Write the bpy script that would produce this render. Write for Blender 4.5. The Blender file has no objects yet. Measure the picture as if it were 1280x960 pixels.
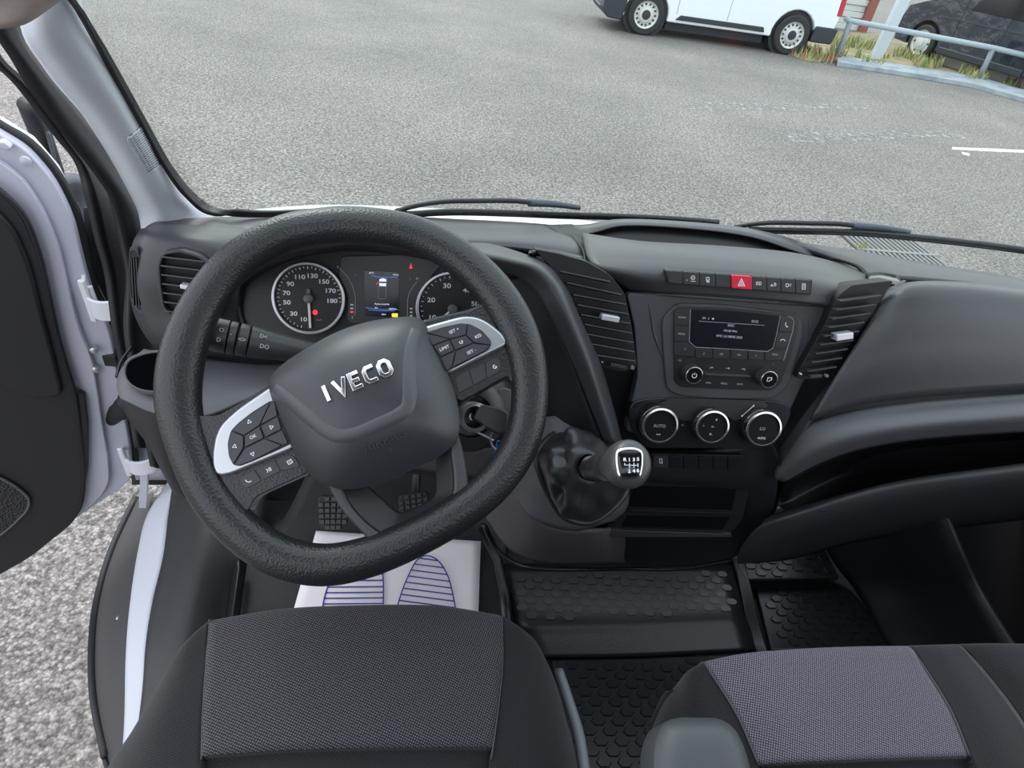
import bpy, bmesh, math, random
from mathutils import Vector as V, Matrix, noise as mnoise
random.seed(7)
sc = bpy.context.scene
R_ = math.radians
# ------------------------------------------------------------------ camera
FPX = 775.0
TH, RO, PSI, HC = R_(38.2), R_(9.0), R_(7.5), 1.22
_h = V((math.sin(PSI), math.cos(PSI), 0)); _r = V((math.cos(PSI), -math.sin(PSI), 0)); _z = V((0, 0, 1))
CF = _h * math.cos(TH) - _z * math.sin(TH)
_u0 = _h * math.sin(TH) + _z * math.cos(TH)
CR = _r * math.cos(RO) + _u0 * math.sin(RO)
CU = -_r * math.sin(RO) + _u0 * math.cos(RO)
CP = V((0, 0, HC))
cd = bpy.data.cameras.new('camera'); cam = bpy.data.objects.new('camera', cd)
sc.collection.objects.link(cam); sc.camera = cam
cd.sensor_fit = 'HORIZONTAL'; cd.sensor_width = 36; cd.lens = FPX / 1280 * 36
cd.clip_start = 0.01; cd.clip_end = 300
M = Matrix((CR, CU, -CF)).transposed().to_4x4(); M.translation = CP
cam.matrix_world = M
# ------------------------------------------------------------------ world / light / exposure
w = bpy.data.worlds.new('sky'); sc.world = w; w.use_nodes = True
nt = w.node_tree; nt.nodes.clear()
o = nt.nodes.new('ShaderNodeOutputWorld'); b = nt.nodes.new('ShaderNodeBackground')
tc = nt.nodes.new('ShaderNodeTexCoord'); sep = nt.nodes.new('ShaderNodeSeparateXYZ'); cr = nt.nodes.new('ShaderNodeValToRGB')
cr.color_ramp.elements[0].position = 0.0; cr.color_ramp.elements[0].color = (0.90, 0.92, 0.95, 1)
cr.color_ramp.elements[1].position = 0.8; cr.color_ramp.elements[1].color = (0.84, 0.90, 1.0, 1)
nt.links.new(tc.outputs['Generated'], sep.inputs[0]); nt.links.new(sep.outputs['Z'], cr.inputs[0])
nt.links.new(cr.outputs[0], b.inputs[0]); nt.links.new(b.outputs[0], o.inputs[0])
b.inputs[1].default_value = 1.75
sd = bpy.data.lights.new('sun', 'SUN'); sd.energy = 1.2; sd.angle = R_(25); sd.color = (1.0, 0.97, 0.93)
so = bpy.data.objects.new('sun', sd); sc.collection.objects.link(so)
so.rotation_euler = (R_(-38), R_(-30), 0)
sc.view_settings.view_transform = 'Standard'; sc.view_settings.look = 'None'
sc.view_settings.gamma = 1; sc.view_settings.use_curve_mapping = False
sc.view_settings.exposure = 0.42

# ------------------------------------------------------------------ helpers
def ray(x, y): return CF + CR * ((x - 640) / FPX) + CU * ((480 - y) / FPX)
def onY(x, y, Y): d = ray(x, y); return CP + d * (Y / d.y)
def onZ(x, y, Z): d = ray(x, y); return CP + d * ((Z - HC) / d.z)
def onX(x, y, X): d = ray(x, y); return CP + d * (X / d.x)
def onP(x, y, p, n): d = ray(x, y); return CP + d * ((p - CP).dot(n) / d.dot(n))
ORG = {}
def root(name, loc, label, cat, group=None):
    e = bpy.data.objects.new(name, None); sc.collection.objects.link(e)
    e.location = V(loc); ORG[e.name] = V(loc); e.empty_display_size = .02
    e['label'] = label; e['category'] = cat
    if group: e['group'] = group
    return e
def tag(o, label, cat, group=None):
    o['label'] = label; o['category'] = cat
    if group: o['group'] = group
    return o
def struct(o, label=None):
    o['kind'] = 'structure'
    if label: o['label'] = label
    return o
def mk(name, vs, fs, mat, parent=None, smooth=False, bevel=0, seg=2, solid=0, plabel=None):
    org = ORG[parent.name] if parent else None
    vs = [V(v) for v in vs]
    if org is None:
        org = sum(vs, V()) / len(vs) if vs else V()
        org.z = min(v.z for v in vs)
    me = bpy.data.meshes.new(name)
    me.from_pydata([tuple(v - org) for v in vs], [], fs); me.update()
    bm = bmesh.new(); bm.from_mesh(me)
    if solid == 0: bmesh.ops.recalc_face_normals(bm, faces=bm.faces[:])
    bm.to_mesh(me); bm.free()
    ob = bpy.data.objects.new(name, me); sc.collection.objects.link(ob)
    me.materials.append(mat)
    if smooth or bevel:
        me.polygons.foreach_set('use_smooth', [True] * len(me.polygons))
    if parent:
        ob.parent = parent; ORG[ob.name] = org
    else:
        ob.location = org; ORG[ob.name] = org
    if solid:
        m = ob.modifiers.new('s', 'SOLIDIFY'); m.thickness = abs(solid); m.offset = -1 if solid > 0 else 1
    if bevel:
        m = ob.modifiers.new('b', 'BEVEL'); m.width = bevel; m.segments = seg; m.limit_method = 'ANGLE'; m.angle_limit = R_(35)
        m.harden_normals = True
    if plabel: ob['label'] = plabel
    return ob
def cr4(p0, p1, p2, p3, t):
    """centripetal Catmull-Rom segment p1 -> p2"""
    d0, d1, d2 = [max(1e-5, (q - p).length) ** .5 for p, q in ((p0, p1), (p1, p2), (p2, p3))]
    m1 = ((p1 - p0) / d0 - (p2 - p0) / (d0 + d1) + (p2 - p1) / d1) * d1
    m2 = ((p2 - p1) / d1 - (p3 - p1) / (d1 + d2) + (p3 - p2) / d2) * d1
    t2, t3 = t * t, t * t * t
    return p1 * (2 * t3 - 3 * t2 + 1) + m1 * (t3 - 2 * t2 + t) + p2 * (3 * t2 - 2 * t3) + m2 * (t3 - t2)
def cat(pts, n=6, closed=False):
    pts = [V(p) for p in pts]; L = len(pts); out = []
    if closed:
        for i in range(L):
            for k in range(n): out.append(cr4(pts[i - 1], pts[i], pts[(i + 1) % L], pts[(i + 2) % L], k / n))
        return out
    for i in range(L - 1):
        a = pts[i - 1] if i else pts[0] * 2 - pts[1]
        d = pts[i + 2] if i + 2 < L else pts[-1] * 2 - pts[-2]
        for k in range(n): out.append(cr4(a, pts[i], pts[i + 1], d, k / n))
    out.append(pts[-1]); return out
def lin(pts, n):
    pts = [V(p) for p in pts]; out = []
    for i in range(len(pts) - 1):
        for k in range(n): out.append(pts[i].lerp(pts[i + 1], k / n))
    out.append(pts[-1]); return out
def grid(name, rows, mat, parent=None, nu=6, nv=6, solid=.004, smoothv=True, plabel=None, ref=None):
    """rows of 3D points (equal counts), row order top to bottom as the camera sees it; spline surface with thickness behind"""
    R1 = [cat(r, nu) for r in rows]
    cols = [cat([r[j] for r in R1], nv) if smoothv else lin([r[j] for r in R1], nv) for j in range(len(R1[0]))]
    W, Hh = len(cols), len(cols[0])
    vs = [cols[i][j] for j in range(Hh) for i in range(W)]
    fs = [(j * W + i, (j + 1) * W + i, (j + 1) * W + i + 1, j * W + i + 1) for j in range(Hh - 1) for i in range(W - 1)]
    # orient towards the camera
    s = 0
    for f in fs[::max(1, len(fs) // 60)]:
        n = (vs[f[1]] - vs[f[0]]).cross(vs[f[3]] - vs[f[0]]); s += 1 if n.dot(CP - vs[f[0]]) > 0 else -1
    if ref is not None: s = sum(((vs[f[1]] - vs[f[0]]).cross(vs[f[3]] - vs[f[0]])).dot(ref) for f in fs)
    if s < 0: fs = [f[::-1] for f in fs]
    return mk(name, vs, fs, mat, parent, smooth=True, solid=solid, plabel=plabel)
def py(rows):  # rows of (px, py, Y)
    return [[onY(*p) for p in r] for r in rows]
def pz(rows):
    return [[onZ(*p) for p in r] for r in rows]
class Fr:
    """a real plane in the cab: origin, u (right), v (up), n (towards the seats)"""
    def __init__(s, o, elev=0, yaw=0, al=None):
        s.o = V(o); e, y = R_(elev), R_(yaw)
        s.n = V((math.sin(y) * math.cos(e), -math.cos(y) * math.cos(e), math.sin(e)))
        s.u = V((math.cos(y), math.sin(y), 0)); s.v = s.n.cross(s.u)
        if al:
            d = onP(al[2], al[3], s.o, s.n) - onP(al[0], al[1], s.o, s.n)
            s.u = d.normalized(); s.v = s.n.cross(s.u)
    def l(s, x, y, h=0):
        p = onP(x, y, s.o + s.n * h, s.n) - s.o; return V((p.dot(s.u), p.dot(s.v), 0))
    def L(s, pts, h=0): return [s.l(p[0], p[1], h) for p in pts]
    def w(s, a, b, h=0): return s.o + s.u * a + s.v * b + s.n * h
    def sh(s, h):
        f = Fr.__new__(Fr); f.o = s.o + s.n * h; f.u, f.v, f.n = s.u, s.v, s.n; return f
def fit3(a, b_, c, al=None):
    f = Fr((a + b_ + c) / 3); n = (b_ - a).cross(c - a).normalized(); f.n = n if n.dot(CP - a) > 0 else -n
    u = V((1, 0, 0)); f.u = (u - f.n * u.dot(f.n)).normalized(); f.v = f.n.cross(f.u)
    if al: f.u = (onP(al[2], al[3], f.o, f.n) - onP(al[0], al[1], f.o, f.n)).normalized(); f.v = f.n.cross(f.u)
    return f
def rnd(pts, r, k=4):
    """round the corners of a 2D polygon"""
    out = []; L = len(pts)
    for i in range(L):
        p, a, c = V(pts[i]), V(pts[i - 1]), V(pts[(i + 1) % L])
        da, dc = (a - p), (c - p)
        rr = min(r, da.length * .45, dc.length * .45)
        A = p + da.normalized() * rr; B = p + dc.normalized() * rr
        for q in range(k + 1):
            t = q / k; out.append(A * (1 - t) ** 2 + p * 2 * t * (1 - t) + B * t * t)
    return out
def slab(name, fr, out, h0, h1, mat, parent=None, bevel=.0008, seg=2, plabel=None):
    n = len(out)
    vs = [fr.w(p[0], p[1], h1) for p in out] + [fr.w(p[0], p[1], h0) for p in out]
    fs = [tuple(range(n)), tuple(range(2 * n - 1, n - 1, -1))] + [(i, i + n, (i + 1) % n + n, (i + 1) % n) for i in range(n)]
    return mk(name, vs, fs, mat, parent, bevel=bevel, seg=seg, plabel=plabel)
def ringslab(name, fr, outer, inner, h0, h1, mat, parent=None, bevel=.0008, seg=2, hi=None, plabel=None):
    n = len(outer); assert len(inner) == n
    hi = h1 if hi is None else hi
    vs = [fr.w(p[0], p[1], h1) for p in outer] + [fr.w(p[0], p[1], hi) for p in inner] + \
         [fr.w(p[0], p[1], h0) for p in outer] + [fr.w(p[0], p[1], h0) for p in inner]
    fs = []
    for i in range(n):
        j = (i + 1) % n
        fs += [(i, j, n + j, n + i), (n + i, n + j, 3 * n + j, 3 * n + i), (2 * n + i, 3 * n + i, 3 * n + j, 2 * n + j), (i, 2 * n + i, 2 * n + j, j)]
    return mk(name, vs, fs, mat, parent, bevel=bevel, seg=seg, plabel=plabel)
def scl(pts, f, c=None):
    c = c or sum((V(p) for p in pts), V((0, 0, 0))) / len(pts); return [c + (V(p) - c) * f for p in pts]
def inset(pts, d):
    c = sum((V(p) for p in pts), V((0, 0, 0))) / len(pts)
    return [c + (V(p) - c) * max(.05, 1 - d / max(1e-6, (V(p) - c).length)) for p in pts]
def circ(c, r, n=40, ry=None): return [V((c[0] + r * math.cos(t * 2 * math.pi / n), c[1] + (ry or r) * math.sin(t * 2 * math.pi / n), 0)) for t in range(n)]
def tube(name, pts, r, mat, parent=None, seg=12, closed=False, cap=True, flat=1.0, upv=None, plabel=None):
    pts = [V(p) for p in pts]; n = len(pts)
    rr = r if callable(r) else (lambda t: r)
    vs, fs = [], []; prev = None
    for i, p in enumerate(pts):
        if closed: t = (pts[(i + 1) % n] - pts[i - 1]).normalized()
        else: t = (pts[min(i + 1, n - 1)] - pts[max(i - 1, 0)]).normalized()
        a = upv or prev or (V((0, 0, 1)) if abs(t.z) < .9 else V((1, 0, 0)))
        a = (a - t * a.dot(t)).normalized(); prev = a; b2 = t.cross(a); q = rr(i / max(1, n - 1))
        for k in range(seg):
            an = 2 * math.pi * k / seg; vs.append(p + a * math.cos(an) * q * flat + b2 * math.sin(an) * q)
    m = n if closed else n - 1
    for i in range(m):
        for k in range(seg):
            j = (i + 1) % n; fs.append((i * seg + k, i * seg + (k + 1) % seg, j * seg + (k + 1) % seg, j * seg + k))
    if not closed and cap: fs += [tuple(range(seg)), tuple((n - 1) * seg + k for k in range(seg))]
    return mk(name, vs, fs, mat, parent, smooth=True, plabel=plabel)
def lathe(name, o, axis, prof, mat, parent=None, seg=32, sx=1.0, ref=None, plabel=None, cap=True):
    axis = V(axis).normalized(); a = ref or (V((0, 0, 1)) if abs(axis.z) < .9 else V((1, 0, 0)))
    a = (a - axis * a.dot(axis)).normalized(); b2 = axis.cross(a); o = V(o); vs, fs = [], []
    for r, h in prof:
        for k in range(seg):
            t = 2 * math.pi * k / seg; vs.append(o + axis * h + a * math.cos(t) * r + b2 * math.sin(t) * r * sx)
    for i in range(len(prof) - 1):
        for k in range(seg): fs.append((i * seg + k, i * seg + (k + 1) % seg, (i + 1) * seg + (k + 1) % seg, (i + 1) * seg + k))
    if cap: fs += [tuple(range(seg)), tuple((len(prof) - 1) * seg + k for k in range(seg))]
    ob = mk(name, vs, fs, mat, parent, bevel=.0003, seg=1, plabel=plabel)
    return ob
def hexa(P8): return P8, [(0, 1, 2, 3), (7, 6, 5, 4), (0, 4, 5, 1), (1, 5, 6, 2), (2, 6, 7, 3), (3, 7, 4, 0)]
def bx(name, x0, x1, y0, y1, z0, z1, mat, parent=None, bevel=.0, seg=2, plabel=None):
    P = [(x0, y0, z0), (x1, y0, z0), (x1, y1, z0), (x0, y1, z0), (x0, y0, z1), (x1, y0, z1), (x1, y1, z1), (x0, y1, z1)]
    v, f = hexa(P); return mk(name, v, f, mat, parent, bevel=bevel, seg=seg, plabel=plabel)
def bar(name, a, b_, wu, hn, u, n, mat, parent=None, bevel=0, plabel=None):
    """straight bar from a to b: width wu along u, height hn along n"""
    a, b_, u, n = V(a), V(b_), V(u), V(n)
    P = [a - u * wu / 2, a + u * wu / 2, b_ + u * wu / 2, b_ - u * wu / 2]
    v, f = hexa([p - n * hn / 2 for p in P] + [p + n * hn / 2 for p in P])
    return mk(name, v, f, mat, parent, bevel=bevel, plabel=plabel)
def text(name, s, fr, a, b_, size, h, mat, parent, rot=0, off=0, sx=1.0, ext=.0002, shear=0, cx='CENTER'):
    c = bpy.data.curves.new('t', 'FONT'); c.body = s; c.size = size; c.align_x = cx; c.align_y = 'CENTER'
    c.offset = off; c.extrude = ext; c.resolution_u = 3; c.shear = shear
    ob = bpy.data.objects.new('t', c); sc.collection.objects.link(ob)
    dg = bpy.context.evaluated_depsgraph_get(); me0 = bpy.data.meshes.new_from_object(ob.evaluated_get(dg))
    cs, sn = math.cos(R_(rot)), math.sin(R_(rot)); vs = []
    for v in me0.vertices:
        x, y = v.co.x * sx, v.co.y
        vs.append(fr.w(a + x * cs - y * sn, b_ + x * sn + y * cs, h + v.co.z))
    fs = [tuple(p.vertices) for p in me0.polygons]
    bpy.data.objects.remove(ob); bpy.data.curves.remove(c); bpy.data.meshes.remove(me0)
    return mk(name, vs, fs, mat, parent)
def tpx(name, s, fr, px, py_, size, mat, parent, rot=0, off=0, sx=1.0, h=.0004, shear=0):
    q = fr.l(px, py_, h); return text(name, s, fr, q.x, q.y, size, h, mat, parent, rot, off, sx, shear=shear)
def stroke2(pts, wd, closed=False):
    """outline polygons (quads) for a polyline with width, mitred"""
    pts = [V((p[0], p[1], 0)) for p in pts]; n = len(pts); L, Rr = [], []
    for i in range(n):
        p = pts[i]
        d1 = (p - pts[i - 1]).normalized() if (i or closed) else None
        d2 = (pts[(i + 1) % n] - p).normalized() if (i < n - 1 or closed) else None
        d1 = d1 or d2; d2 = d2 or d1
        t = (d1 + d2).normalized(); nn = V((-t.y, t.x, 0)); k = 1 / max(.4, nn.dot(V((-d1.y, d1.x, 0))))
        L.append(p + nn * wd / 2 * k); Rr.append(p - nn * wd / 2 * k)
    return L, Rr
def strokes(name, fr, polys, wd, h0, h1, mat, parent, hf=None, bevel=0):
    """several polylines (local coords; each (pts, closed)) -> one raised mesh"""
    vs, fs = [], []
    for pts, closed in polys:
        L, Rr = stroke2(pts, wd, closed); n = len(L); o = len(vs)
        for q in (L, Rr):
            for p in q: vs.append(fr.w(p.x, p.y, h1 + (hf(p.x, p.y) if hf else 0)))
        for q in (L, Rr):
            for p in q: vs.append(fr.w(p.x, p.y, h0 + (hf(p.x, p.y) if hf else 0)))
        m = n if closed else n - 1
        for i in range(m):
            j = (i + 1) % n
            fs += [(o + i, o + j, o + n + j, o + n + i), (o + 2 * n + i, o + 3 * n + i, o + 3 * n + j, o + 2 * n + j),
                   (o + i, o + 2 * n + i, o + 2 * n + j, o + j), (o + n + i, o + n + j, o + 3 * n + j, o + 3 * n + i)]
        if not closed:
            fs += [(o, o + n, o + 3 * n, o + 2 * n), (o + n - 1, o + 3 * n - 1, o + 4 * n - 1, o + 2 * n - 1)]
    return mk(name, vs, fs, mat, parent, bevel=bevel, seg=2)
# ------------------------------------------------------------------ materials
def mat(name, col, rough=.5, metal=0, bump=0, bscale=300, bkind='noise', spec=.5, coat=0, col2=None, cscale=50, emit=0, cthr=(.4, .6), stretch=None, bdist=.001):
    m = bpy.data.materials.new(name); m.use_nodes = True; t = m.node_tree; p = t.nodes['Principled BSDF']
    p.inputs['Base Color'].default_value = (*col, 1); p.inputs['Roughness'].default_value = rough; p.inputs['Metallic'].default_value = metal
    p.inputs['Specular IOR Level'].default_value = spec; p.inputs['Coat Weight'].default_value = coat; p.inputs['Coat Roughness'].default_value = .05
    if emit: p.inputs['Emission Color'].default_value = (*col, 1); p.inputs['Emission Strength'].default_value = emit
    tc = t.nodes.new('ShaderNodeTexCoord'); mp = t.nodes.new('ShaderNodeMapping'); t.links.new(tc.outputs['Object'], mp.inputs[0])
    if stretch: mp.inputs['Scale'].default_value = stretch
    if bump:
        if bkind == 'noise':
            n = t.nodes.new('ShaderNodeTexNoise'); n.inputs['Scale'].default_value = bscale; n.inputs['Detail'].default_value = 3; out = n.outputs[0]
        else:
            n = t.nodes.new('ShaderNodeTexVoronoi'); n.inputs['Scale'].default_value = bscale
            n.feature = 'SMOOTH_F1' if bkind == 'leather' else 'F1'; out = n.outputs['Distance']
        t.links.new(mp.outputs[0], n.inputs['Vector'])
        bp = t.nodes.new('ShaderNodeBump'); bp.inputs['Strength'].default_value = bump; bp.inputs['Distance'].default_value = bdist
        t.links.new(out, bp.inputs['Height']); t.links.new(bp.outputs[0], p.inputs['Normal'])
    if col2:
        n = t.nodes.new('ShaderNodeTexNoise'); n.inputs['Scale'].default_value = cscale; n.inputs['Detail'].default_value = 4
        r = t.nodes.new('ShaderNodeValToRGB'); r.color_ramp.elements[0].position = cthr[0]; r.color_ramp.elements[1].position = cthr[1]
        r.color_ramp.elements[0].color = (*col, 1); r.color_ramp.elements[1].color = (*col2, 1)
        t.links.new(mp.outputs[0], n.inputs['Vector']); t.links.new(n.outputs[0], r.inputs[0]); t.links.new(r.outputs[0], p.inputs['Base Color'])
    return m
PL = mat('grained_plastic', (.038, .039, .045), .40, bump=.35, bscale=900, bdist=.0006)
PLD = mat('dark_plastic', (.012, .012, .015), .5, bump=.2, bscale=900, bdist=.0005)
PLG = mat('grey_plastic', (.085, .087, .098), .55, bump=.35, bscale=900, bdist=.0006)
PLL = mat('lower_grey_plastic', (.075, .070, .074), .5, bump=.3, bscale=800, bdist=.0006)
GLB = mat('gloss_black', (.006, .006, .008), .12)
SAT = mat('satin_black', (.010, .010, .012), .35)
LEA = mat('rim_leather', (.014, .015, .018), .34, bump=.6, bscale=380, bkind='voronoi', bdist=.0006)
LEA2 = mat('boot_leatherette', (.022, .022, .026), .4, bump=.3, bscale=700, bdist=.0006)
AIR = mat('airbag_plastic', (.032, .034, .040), .36, bump=.3, bscale=1000, bdist=.0004)
SIL = mat('satin_silver', (.46, .47, .50), .32, metal=.85)
CHR = mat('chrome', (.62, .63, .66), .16, metal=1)
WHT = mat('white_paint', (.78, .80, .84), .25, coat=.5)
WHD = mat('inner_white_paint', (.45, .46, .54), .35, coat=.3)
PIL = mat('pillar_trim', (.60, .64, .70), .6, bump=.15, bscale=900, bdist=.0004)
PILD = mat('pillar_mesh_dark', (.10, .11, .13), .7)
BEI = mat('headliner_beige', (.42, .36, .33), .9, bump=.3, bscale=500)
RUB = mat('seal_rubber', (.012, .012, .013), .55)
WT = mat('white_print', (.75, .77, .80), .6)
WTD = mat('dim_print', (.34, .35, .38), .6)
WEM = mat('screen_white', (.8, .85, 1.0), .5, emit=.55)
BEM = mat('screen_blue', (.10, .22, .6), .5, emit=.7)
GEM = mat('screen_dim', (.35, .37, .42), .5, emit=.15)
REM = mat('warning_red', (.9, .03, .05), .5, emit=.9)
YEM = mat('warning_amber', (.95, .55, .05), .5, emit=.9)
RED = mat('hazard_red', (.62, .015, .05), .35)
SCR = mat('screen_black', (.004, .005, .010), .2)
TFT = mat('display_glass', (.006, .010, .022), .18)
DIAL = mat('dial_black', (.010, .010, .012), .5)
HUB = mat('needle_hub', (.12, .12, .13), .4)
BTN = mat('switch_black', (.030, .031, .035), .42, bump=.15, bscale=900, bdist=.0003)
BTW = mat('wheel_button', (.035, .032, .042), .4)
STE = mat('steel', (.5, .51, .53), .35, metal=.9)
BLU = mat('blue_tag', (.05, .26, .72), .45)
PAP = mat('paper', (.90, .85, .88), .9, bump=.15, bscale=60, bdist=.001)
INK = mat('navy_ink', (.05, .06, .30), .8)
CAR = mat('footwell_carpet', (.012, .012, .013), .9, bump=.5, bscale=500, bdist=.002)
RMT = mat('rubber_floor', (.016, .017, .020), .36, bump=.4, bscale=260, bdist=.0008)
STEP = mat('step_plastic', (.05, .048, .052), .55, bump=.3, bscale=500, bdist=.0008)
SILV = mat('sill_plate', (.58, .60, .66), .45)
HOOD = mat('bonnet_white', (.75, .80, .80), .3, coat=.4)
def fabric(name, c1, c2, scale, thr):
    m = mat(name, c1, .85, bump=.4, bscale=scale, bkind='voronoi', bdist=.0006, spec=.2, stretch=(1, 1, 0)); t = m.node_tree; p = t.nodes['Principled BSDF']
    tc = t.nodes.new('ShaderNodeTexCoord'); mp = t.nodes.new('ShaderNodeMapping'); mp.inputs['Rotation'].default_value = (0, 0, R_(20)); mp.inputs['Scale'].default_value = (1, 1, 0)
    t.links.new(tc.outputs['Object'], mp.inputs[0])
    v = t.nodes.new('ShaderNodeTexVoronoi'); v.inputs['Scale'].default_value = scale * 1.15; v.inputs['Randomness'].default_value = .12
    t.links.new(mp.outputs[0], v.inputs['Vector'])
    r = t.nodes.new('ShaderNodeValToRGB'); r.color_ramp.elements[0].position = thr[0]; r.color_ramp.elements[1].position = thr[1]
    r.color_ramp.elements[0].color = (*c2, 1); r.color_ramp.elements[1].color = (*c1, 1)
    t.links.new(v.outputs['Distance'], r.inputs[0]); t.links.new(r.outputs[0], p.inputs['Base Color'])
    p.inputs['Sheen Weight'].default_value = .15
    return m
FAB = fabric('seat_fabric_speckled', (.015, .014, .017), (.12, .112, .13), 330, (.2, .42))
FAB2 = fabric('seat_fabric_passenger', (.040, .037, .050), (.20, .185, .235), 330, (.2, .42))
FABD = fabric('seat_fabric_plain', (.008, .008, .010), (.024, .024, .028), 400, (.2, .5))
ARM = mat('armrest_vinyl', (.05, .055, .062), .5, bump=.3, bscale=800, bdist=.0005)
def glass():
    m = bpy.data.materials.new('windscreen_glass'); m.use_nodes = True; t = m.node_tree; t.nodes.clear()
    o = t.nodes.new('ShaderNodeOutputMaterial'); mx = t.nodes.new('ShaderNodeMixShader'); tr = t.nodes.new('ShaderNodeBsdfTransparent')
    gl = t.nodes.new('ShaderNodeBsdfGlossy'); gl.inputs['Roughness'].default_value = .02; tr.inputs[0].default_value = (.93, .97, .95, 1)
    lw = t.nodes.new('ShaderNodeLayerWeight'); lw.inputs[0].default_value = .5
    pw = t.nodes.new('ShaderNodeMath'); pw.operation = 'POWER'; pw.inputs[1].default_value = 4
    ml = t.nodes.new('ShaderNodeMath'); ml.operation = 'MULTIPLY_ADD'; ml.inputs[1].default_value = .35; ml.inputs[2].default_value = .009
    t.links.new(lw.outputs['Facing'], pw.inputs[0]); t.links.new(pw.outputs[0], ml.inputs[0]); t.links.new(ml.outputs[0], mx.inputs[0]); t.links.new(tr.outputs[0], mx.inputs[1]); t.links.new(gl.outputs[0], mx.inputs[2]); t.links.new(mx.outputs[0], o.inputs[0])
    return m
GLS = glass()
def asphalt():
    m = bpy.data.materials.new('asphalt'); m.use_nodes = True; t = m.node_tree; p = t.nodes['Principled BSDF']
    p.inputs['Roughness'].default_value = .85
    tc = t.nodes.new('ShaderNodeTexCoord')
    def vor(s, f='F1'):
        v = t.nodes.new('ShaderNodeTexVoronoi'); v.inputs['Scale'].default_value = s; v.feature = f; t.links.new(tc.outputs['Object'], v.inputs['Vector']); return v
    def noi(s, d=4):
        v = t.nodes.new('ShaderNodeTexNoise'); v.inputs['Scale'].default_value = s; v.inputs['Detail'].default_value = d; t.links.new(tc.outputs['Object'], v.inputs['Vector']); return v
    def ramp(i, p0, c0, p1, c1):
        r = t.nodes.new('ShaderNodeValToRGB'); r.color_ramp.elements[0].position = p0; r.color_ramp.elements[1].position = p1
        r.color_ramp.elements[0].color = (*c0, 1); r.color_ramp.elements[1].color = (*c1, 1); t.links.new(i, r.inputs[0]); return r.outputs[0]
    def mix(a, b_, f, ty='MIX'):
        x = t.nodes.new('ShaderNodeMix'); x.data_type = 'RGBA'; x.blend_type = ty
        if isinstance(f, float): x.inputs[0].default_value = f
        else: t.links.new(f, x.inputs[0])
        t.links.new(a, x.inputs[6]); t.links.new(b_, x.inputs[7]); return x.outputs[2]
    v1 = vor(105); sp = t.nodes.new('ShaderNodeSeparateColor'); t.links.new(v1.outputs['Color'], sp.inputs[0])
    stones = ramp(sp.outputs[0], 0, (.152, .140, .134), 1, (.335, .312, .300))
    gap = ramp(v1.outputs['Distance'], .4, (1, 1, 1), .8, (.5, .49, .5))
    fine = mix(stones, gap, 1.0, 'MULTIPLY')
    mid = ramp(noi(42, 8).outputs[0], .36, (.50, .50, .49), .64, (1.42, 1.41, 1.38))
    big = ramp(noi(.55, 5).outputs[0], .3, (.80, .81, .80), .7, (1.12, 1.12, 1.10))
    c = mix(mix(fine, mid, 1.0, 'MULTIPLY'), big, 1.0, 'MULTIPLY')
    t.links.new(c, p.inputs['Base Color'])
    bp = t.nodes.new('ShaderNodeBump'); bp.inputs['Strength'].default_value = .6; bp.inputs['Distance'].default_value = .003; bp.invert = True
    t.links.new(v1.outputs['Distance'], bp.inputs['Height']); t.links.new(bp.outputs[0], p.inputs['Normal'])
    return m
ASP = asphalt()
def worn(name, col, thr):
    m = bpy.data.materials.new(name); m.use_nodes = True; t = m.node_tree; t.nodes.clear()
    o = t.nodes.new('ShaderNodeOutputMaterial'); mx = t.nodes.new('ShaderNodeMixShader'); tr = t.nodes.new('ShaderNodeBsdfTransparent')
    df = t.nodes.new('ShaderNodeBsdfDiffuse'); df.inputs[0].default_value = (*col, 1)
    n = t.nodes.new('ShaderNodeTexNoise'); n.inputs['Scale'].default_value = 9; n.inputs['Detail'].default_value = 8; n.inputs['Roughness'].default_value = .75
    r = t.nodes.new('ShaderNodeValToRGB'); r.color_ramp.elements[0].position = thr[0]; r.color_ramp.elements[1].position = thr[1]
    tc = t.nodes.new('ShaderNodeTexCoord'); t.links.new(tc.outputs['Object'], n.inputs['Vector'])
    t.links.new(n.outputs[0], r.inputs[0]); t.links.new(r.outputs[0], mx.inputs[0]); t.links.new(tr.outputs[0], mx.inputs[1]); t.links.new(df.outputs[0], mx.inputs[2]); t.links.new(mx.outputs[0], o.inputs[0])
    return m
# ================================================================== SETTING: outside
G = -.81
def poly_on_ground(name, pts, z0, z1, mat, parent=None, bevel=0):
    P = [onZ(x, y, G) for x, y in pts]; n = len(P)
    vs = [V((p.x, p.y, z1)) for p in P] + [V((p.x, p.y, z0)) for p in P]
    return mk(name, vs, [tuple(range(n)), tuple(range(2 * n - 1, n - 1, -1))] + [(i, i + n, (i + 1) % n + n, (i + 1) % n) for i in range(n)], mat, parent, bevel=bevel)
gv = [(-30, -20, G), (60, -20, G), (60, 70, G), (-30, 70, G)]
gr = struct(mk('asphalt_ground', gv + [(x, y, G - .1) for x, y, z in gv], [(0, 1, 2, 3), (7, 6, 5, 4), (0, 4, 5, 1), (1, 5, 6, 2), (2, 6, 7, 3), (3, 7, 4, 0)], ASP))
gr['kind'] = 'structure'
LINE = mat('road_paint', (.72, .74, .76), .8, col2=(.5, .5, .5), cscale=30)
WORN = worn('worn_paint', (.47, .47, .455), (.44, .66)); DARKP = worn('dark_patch', (.16, .16, .17), (.46, .7))
pl = poly_on_ground('parking_line', [(1190, 184), (1208, 185), (1240, 186), (1330, 190), (1330, 193), (1240, 189.5), (1190, 187)], G, G + .004, LINE)
tag(pl, 'white painted parking line on the asphalt right of the worn marks', 'road marking')
a1 = poly_on_ground('worn_marking', [(855, 128), (900, 128), (1000, 130), (1085, 130), (1085, 137), (1000, 138), (900, 138), (855, 137)], G, G + .003, WORN)
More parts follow.
